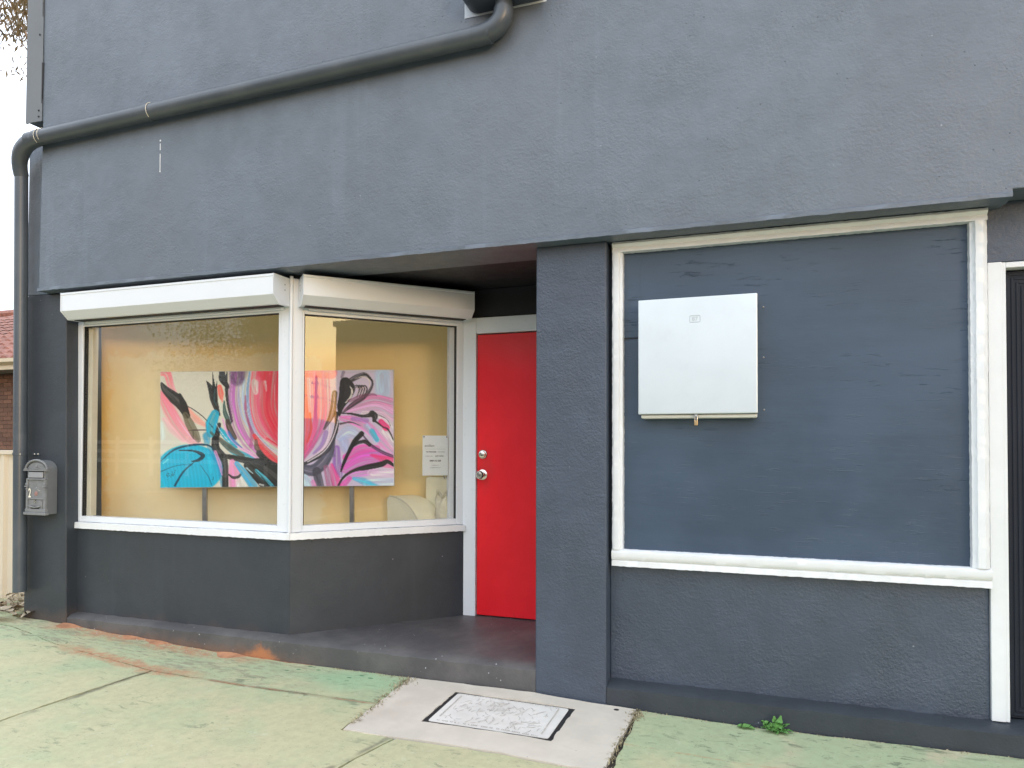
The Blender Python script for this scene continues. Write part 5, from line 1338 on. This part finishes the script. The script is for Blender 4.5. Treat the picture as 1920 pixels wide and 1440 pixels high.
# eaves
MB().box(-24.5, -7.5, HY - 0.50, HY + 0.01, 2.80, 2.83).build('eave_soffit', M_soffit, house)
MB().box(-24.5, -7.5, HY - 0.53, HY - 0.501, 2.79, 2.97).build('fascia', M_cream, house, 0.004)
MB().extrude([(HY - 0.63, 2.93), (HY - 0.531, 2.87), (HY - 0.531, 3.0), (HY - 0.545, 3.0), (HY - 0.545, 2.91), (HY - 0.62, 2.945), (HY - 0.62, 3.0), (HY - 0.63, 3.0)][::-1], -24.5, -7.5).build('gutter', M_cream, house)
rs = math.tan(R(24))
def rz_(y): return 3.02 + (y - (HY - 0.52)) * rs
RY = HY + 4.0
roof = MB().hexa([(-24.5, HY - 0.52, 2.98), (-7.5, HY - 0.52, 2.98), (-7.5, RY, rz_(RY) - 0.04), (-24.5, RY, rz_(RY) - 0.04), (-24.5, HY - 0.52, 3.0), (-7.5, HY - 0.52, 3.0), (-7.5, RY, rz_(RY) - 0.02), (-24.5, RY, rz_(RY) - 0.02)]).hexa([(-24.5, RY, rz_(RY) - 0.04), (-7.5, RY, rz_(RY) - 0.04), (-7.5, RY + 5.5, 2.98), (-24.5, RY + 5.5, 2.98), (-24.5, RY, rz_(RY) - 0.02), (-7.5, RY, rz_(RY) - 0.02), (-7.5, RY + 5.5, 3.0), (-24.5, RY + 5.5, 3.0)]).build('roof', M_tile, house)
def tile_me():
    b = MB(); prof = []
    w = 0.30; n = 8
    lo = []; hi = []
    for j in range(n + 1):
        t = j / n; z = 0.030 * math.sin(t * math.pi * 2)
        lo.append(b.pt((w * t, 0, z + 0.055))); hi.append(b.pt((w * t, 0.36, z + 0.012 + 0.36 * rs)))
    lo2 = [b.pt((w * j / n, 0.002, 0.0)) for j in range(n + 1)]
    for j in range(n): b.f += [[lo[j], lo[j + 1], hi[j + 1], hi[j]], [lo2[j], lo2[j + 1], lo[j + 1], lo[j]]]
    o = b.build('roof_tile', M_tile); me = o.data; bpy.data.objects.remove(o); return me
tme = tile_me(); cnt = 0; rest = MB()
for row in range(13):
    y = HY - 0.54 + row * 0.335
    x = -24.0
    while x < -8:
        if -17.0 < x < -13.3 and cnt < 290 and row < 13:
            o = bpy.data.objects.new('roof_tile', tme); COL.objects.link(o); o.parent = roof
            o.location = Vector((x, y, rz_(y) - 0.02)) - wl(house); cnt += 1
        elif -20 < x < -11:
            for j in range(4):
                t0, t1 = j / 4, (j + 1) / 4
                f = lambda t: 0.020 * math.sin(t * math.pi * 2) + (0.018 if t < 0.5 else 0)
                rest.face([(x + 0.3 * t0, y, rz_(y) - 0.02 + f(t0) + 0.035), (x + 0.3 * t1, y, rz_(y) - 0.02 + f(t1 - 1e-3) + 0.035), (x + 0.3 * t1, y + 0.36, rz_(y) - 0.02 + f(t1 - 1e-3) + 0.012 + 0.36 * rs), (x + 0.3 * t0, y + 0.36, rz_(y) - 0.02 + f(t0) + 0.012 + 0.36 * rs)])
        x += 0.30
rest.build('tiling', M_tile, roof)['kind'] = 'stuff'
MB().tube([(-24.3, RY, rz_(RY) + 0.03), (-7.7, RY, rz_(RY) + 0.03)], 0.11, 8).build('ridge_capping', M_tile, house)
MB().box(-12.5, -10.8, HY - 0.02, HY + 0.005, 1.0, 2.2).build('window', M_alu, house)

# ------------------------------------------------------------------ trees
def leaves(name, mat, parent, centres, per, L, W, spread, droop, seed):
    r = np.random.RandomState(seed); V = []; F = []; tv = []
    N = len(centres) * per
    c = np.repeat(np.array(centres, float), per, 0)
    p = c + np.clip(r.normal(0, 1, (N, 3)), -1.5, 1.5) * np.array(spread)
    d = r.normal(0, 1, (N, 3)); d[:, 2] = d[:, 2] * 0.5 - droop; d /= np.linalg.norm(d, axis=1)[:, None]
    s_ = np.cross(d, r.normal(0, 1, (N, 3))); s_ /= np.linalg.norm(s_, axis=1)[:, None]
    l = L * r.uniform(0.6, 1.3, N)[:, None]; w = W * r.uniform(0.7, 1.3, N)[:, None]
    q0 = p; q1 = p + d * l * 0.45 + s_ * w; q2_ = p + d * l; q3 = p + d * l * 0.45 - s_ * w
    V = np.stack([q0, q1, q2_, q3], 1).reshape(-1, 3) - np.array(wl(parent))
    F = np.arange(N * 4).reshape(-1, 4)
    me = bpy.data.meshes.new(name); me.from_pydata(V.tolist(), [], F.tolist()); me.update(); me.materials.append(mat)
    o = bpy.data.objects.new(name, me); COL.objects.link(o); o.parent = parent
    base = np.repeat(r.rand(len(centres)), per)
    tones(o, np.clip(base * 0.6 + r.rand(N) * 0.4, 0, 1).tolist())
    return o
def tree(name, label, loc, H, trunk_r, crown_c, crown_r, nclump, per, L, W, spread, droop, leafm, barkm, seed, extra=()):
    r = random.Random(seed); t = thing(name, label, 'tree', loc)
    base = Vector(loc); cc = Vector(crown_c)
    fork = base.lerp(cc, 0.45) + Vector((r.uniform(-.3, .3), r.uniform(-.3, .3), 0))
    MB().tube([base + Vector((0, 0, -0.3)), base + Vector((0.1, 0, 0.6)), base.lerp(fork, 0.6) + Vector((0.15, -0.1, 0)), fork], [trunk_r * 1.4, trunk_r, trunk_r * 0.85, trunk_r * 0.7], 10).build('trunk', barkm, t, smooth=60)
    cl = []
    for k in range(9):
        a = k * 2.4 + r.uniform(-.3, .3); e = r.uniform(-0.25, 0.8); rr3 = r.uniform(0.55, 0.85)
        tip = cc + Vector((math.cos(a) * crown_r[0] * rr3 * math.cos(e), math.sin(a) * crown_r[1] * rr3 * math.cos(e), math.sin(e) * crown_r[2] * 0.8))
        mid = fork.lerp(tip, 0.5) + Vector((0, 0, crown_r[2] * 0.15))
        MB().tube([fork, mid, tip], [trunk_r * 0.5, trunk_r * 0.28, trunk_r * 0.08], 7).build('branch', barkm, t, smooth=60)
    for k in range(nclump):
        while True:
            q = Vector((r.uniform(-1, 1), r.uniform(-1, 1), r.uniform(-1, 1)))
            if 0.35 < q.length < 1.0: break
        k2 = 1.0 + 0.22 * math.sin(q.x * 5 + seed) + 0.18 * math.sin(q.y * 6 + q.z * 4)
        cl.append((cc.x + q.x * crown_r[0] * k2, cc.y + q.y * crown_r[1] * k2, cc.z + q.z * crown_r[2] * k2))
    leaves('crown', leafm, t, cl + list(extra), per, L, W, spread, droop, seed)
    return t
# gum tree behind the house, its lowest spray hanging beside the shop's upper left corner
ex = []; er2 = random.Random(2)
for k in range(26): ex.append((-14.9 + er2.uniform(-1.5, 0.6), 7.2 + er2.uniform(-.8, .8), 10.42 + er2.uniform(-0.12, 1.2)))
gum = tree('gum_tree', 'tall gum tree with drooping thin leaves above the tiled roof at the left edge', (-17.2, 13.0, 0.0), 14, 0.28, (-16.0, 9.5, 13.5), (4.2, 3.8, 2.3), 60, 46, 0.24, 0.022, (0.28, 0.28, 0.17), 1.5, M_gum, M_bark, 41, ex)
MB().tube([(-16.5, 10.5, 11.0), (-15.8, 8.6, 10.55), (-15.05, 7.4, 10.38), (-14.5, 6.9, 10.30), (-13.8, 6.5, 10.2)], [0.13, 0.09, 0.065, 0.045, 0.02], 8).build('branch', M_bark, gum, smooth=60)
MB().tube([(-15.6, 8.2, 10.5), (-15.2, 7.5, 10.62), (-14.4, 7.0, 10.62)], [0.07, 0.055, 0.03], 8).build('branch', M_bark, gum, smooth=60)

# ------------------------------------------------------------------ across the street (seen mirrored in the shop windows)
tree('street_tree', 'broad dark tree across the street reflected in the left shop window', (-17.5, -21.0, -0.1), 9, 0.35, (-17.0, -21.5, 5.2), (7.2, 5.0, 4.4), 420, 190, 0.12, 0.04, (0.5, 0.5, 0.45), 0.3, M_streetleaf, M_wood, 51)
wf = thing('rail_fence', 'white timber rail fence across the street reflected in the left window', 'fence', (-27, -24.5, -0.1))
for k in range(12):
    x = -42 + 2.4 * k
    MB().box(x - 0.07, x + 0.07, -24.57, -24.43, -0.3, 1.75).build('post', M_fencewhite, wf, 0.01)
for z in (0.35, 0.85, 1.35):
    MB().box(-42, -15.6, -24.62, -24.58, z, z + 0.2).build('rail', M_fencewhite, wf)
PX, PYY = 60.0, -43.7
pp = thing('power_pole', 'dark timber power pole with two cross arms reflected in the angled window', 'power pole', (60.0, -43.7, -0.3))
MB().tube([(PX, PYY, -0.3), (PX, PYY, 8.9)], [0.22, 0.14], 10).build('pole', M_wood, pp, smooth=60)
for z, hl in ((7.9, 1.1), (6.4, 1.3)):
    arm_ = MB().box(PX - 0.06 - hl * 0.55, PX + hl * 0.55, PYY - 0.22, PYY - 0.10, z, z + 0.14); MB_ = arm_.build('cross_arm', M_wood, pp)
    for k in (-0.9, 0.9):
        MB().lathe((PX + k * hl * 0.5, PYY - 0.16, z + 0.14), (0, 0, 1), [(0.05, 0), (0.07, 0.08), (0.04, 0.2), (0, 0.22)], 8).build('insulator', M_wood, MB_)
for z in (8.1, 6.6):
    MB().tube([(20, -30.0, z - 0.2), (40, -36.5, z - 0.7), (PX, PYY - 0.16, z), (84, -50, z - 0.6)], 0.02, 5).build('wire', M_ink, pp)
def cottage(x, y, w, d, h, rh_, label, seed):
    t = thing('cottage', label, 'house', (x, y, -0.2))
    MB().box(x - w / 2, x + w / 2, y - d, y, -0.3, h).build('wall', M_housewall, t)
    rf = MB(); e = 0.5
    a = [(x - w / 2 - e, y + e, h), (x + w / 2 + e, y + e, h), (x + w / 2 + e, y - d - e, h), (x - w / 2 - e, y - d - e, h)]
    r0 = (x - w / 2 + d * 0.45, y - d / 2, h + rh_); r1 = (x + w / 2 - d * 0.45, y - d / 2, h + rh_)
    rf.face([a[0], a[1], r1, r0]).face([a[1], a[2], r1]).face([a[2], a[3], r0, r1]).face([a[3], a[0], r0]).face(a[::-1])
    rf.build('roof', M_tile, t)
    for k in (-0.3, 0.28):
        f = MB().box(x + k * w - 0.8, x + k * w + 0.8, y - 0.02, y + 0.04, 0.8, 2.0).build('window', M_fencewhite, t)
        MB().box(x + k * w - 0.7, x + k * w + 0.7, y + 0.041, y + 0.05, 0.9, 1.9).build('pane', M_black, f)
    MB().box(x - 0.45, x + 0.45, y - 0.01, y + 0.05, -0.1, 1.95).build('door', M_wood, t)
    return t
cottage(48, -46, 14, 9, 2.7, 1.6, 'low cottage across the street below the power pole', 1)
cottage(70, -48, 15, 9, 2.8, 1.9, 'low cottage across the street behind the power pole', 2)
cottage(27, -27, 13, 9, 2.7, 1.7, 'low cottage straight across the street to the right', 3)
cottage(2, -27, 14, 9, 2.7, 1.7, 'low cottage straight across the street from the red door', 4)
tree('street_tree', 'dark tree across the street to the right of the cottages', (86, -44, -0.2), 8, 0.3, (86, -44, 4.6), (7, 6, 3.2), 90, 50, 0.5, 0.18, (0.6, 0.6, 0.5), 0.3, M_streetleaf, M_wood, 57)

# tall corner building whose dark side wall fills most of the reflection in the splayed window
tb = thing('corner_building', 'dark two storey corner building across the street reflected in the angled window', 'building', (48, -23.5, -0.2))
M_darkbrick = paint('dark_brick_wall', (0.10, 0.075, 0.062), 0.85, 0.2, 8, 0.3, 30)
MB().box(40, 56, -27.9, -19.4, -0.3, 10.4).build('wall', M_darkbrick, tb)
MB().box(39.8, 56.2, -28.1, -19.2, 10.4, 10.8).build('parapet', M_flash, tb, 0.02)
for x in (42.5, 46.5, 50.5, 54):
    for z in (1.0, 5.6):
        f = MB().box(x - 0.8, x + 0.8, -19.42, -19.34, z, z + 2.0).build('window', M_fencewhite, tb)
        MB().box(x - 0.68, x + 0.68, -19.339, -19.33, z + 0.12, z + 1.88).build('pane', M_black, f)
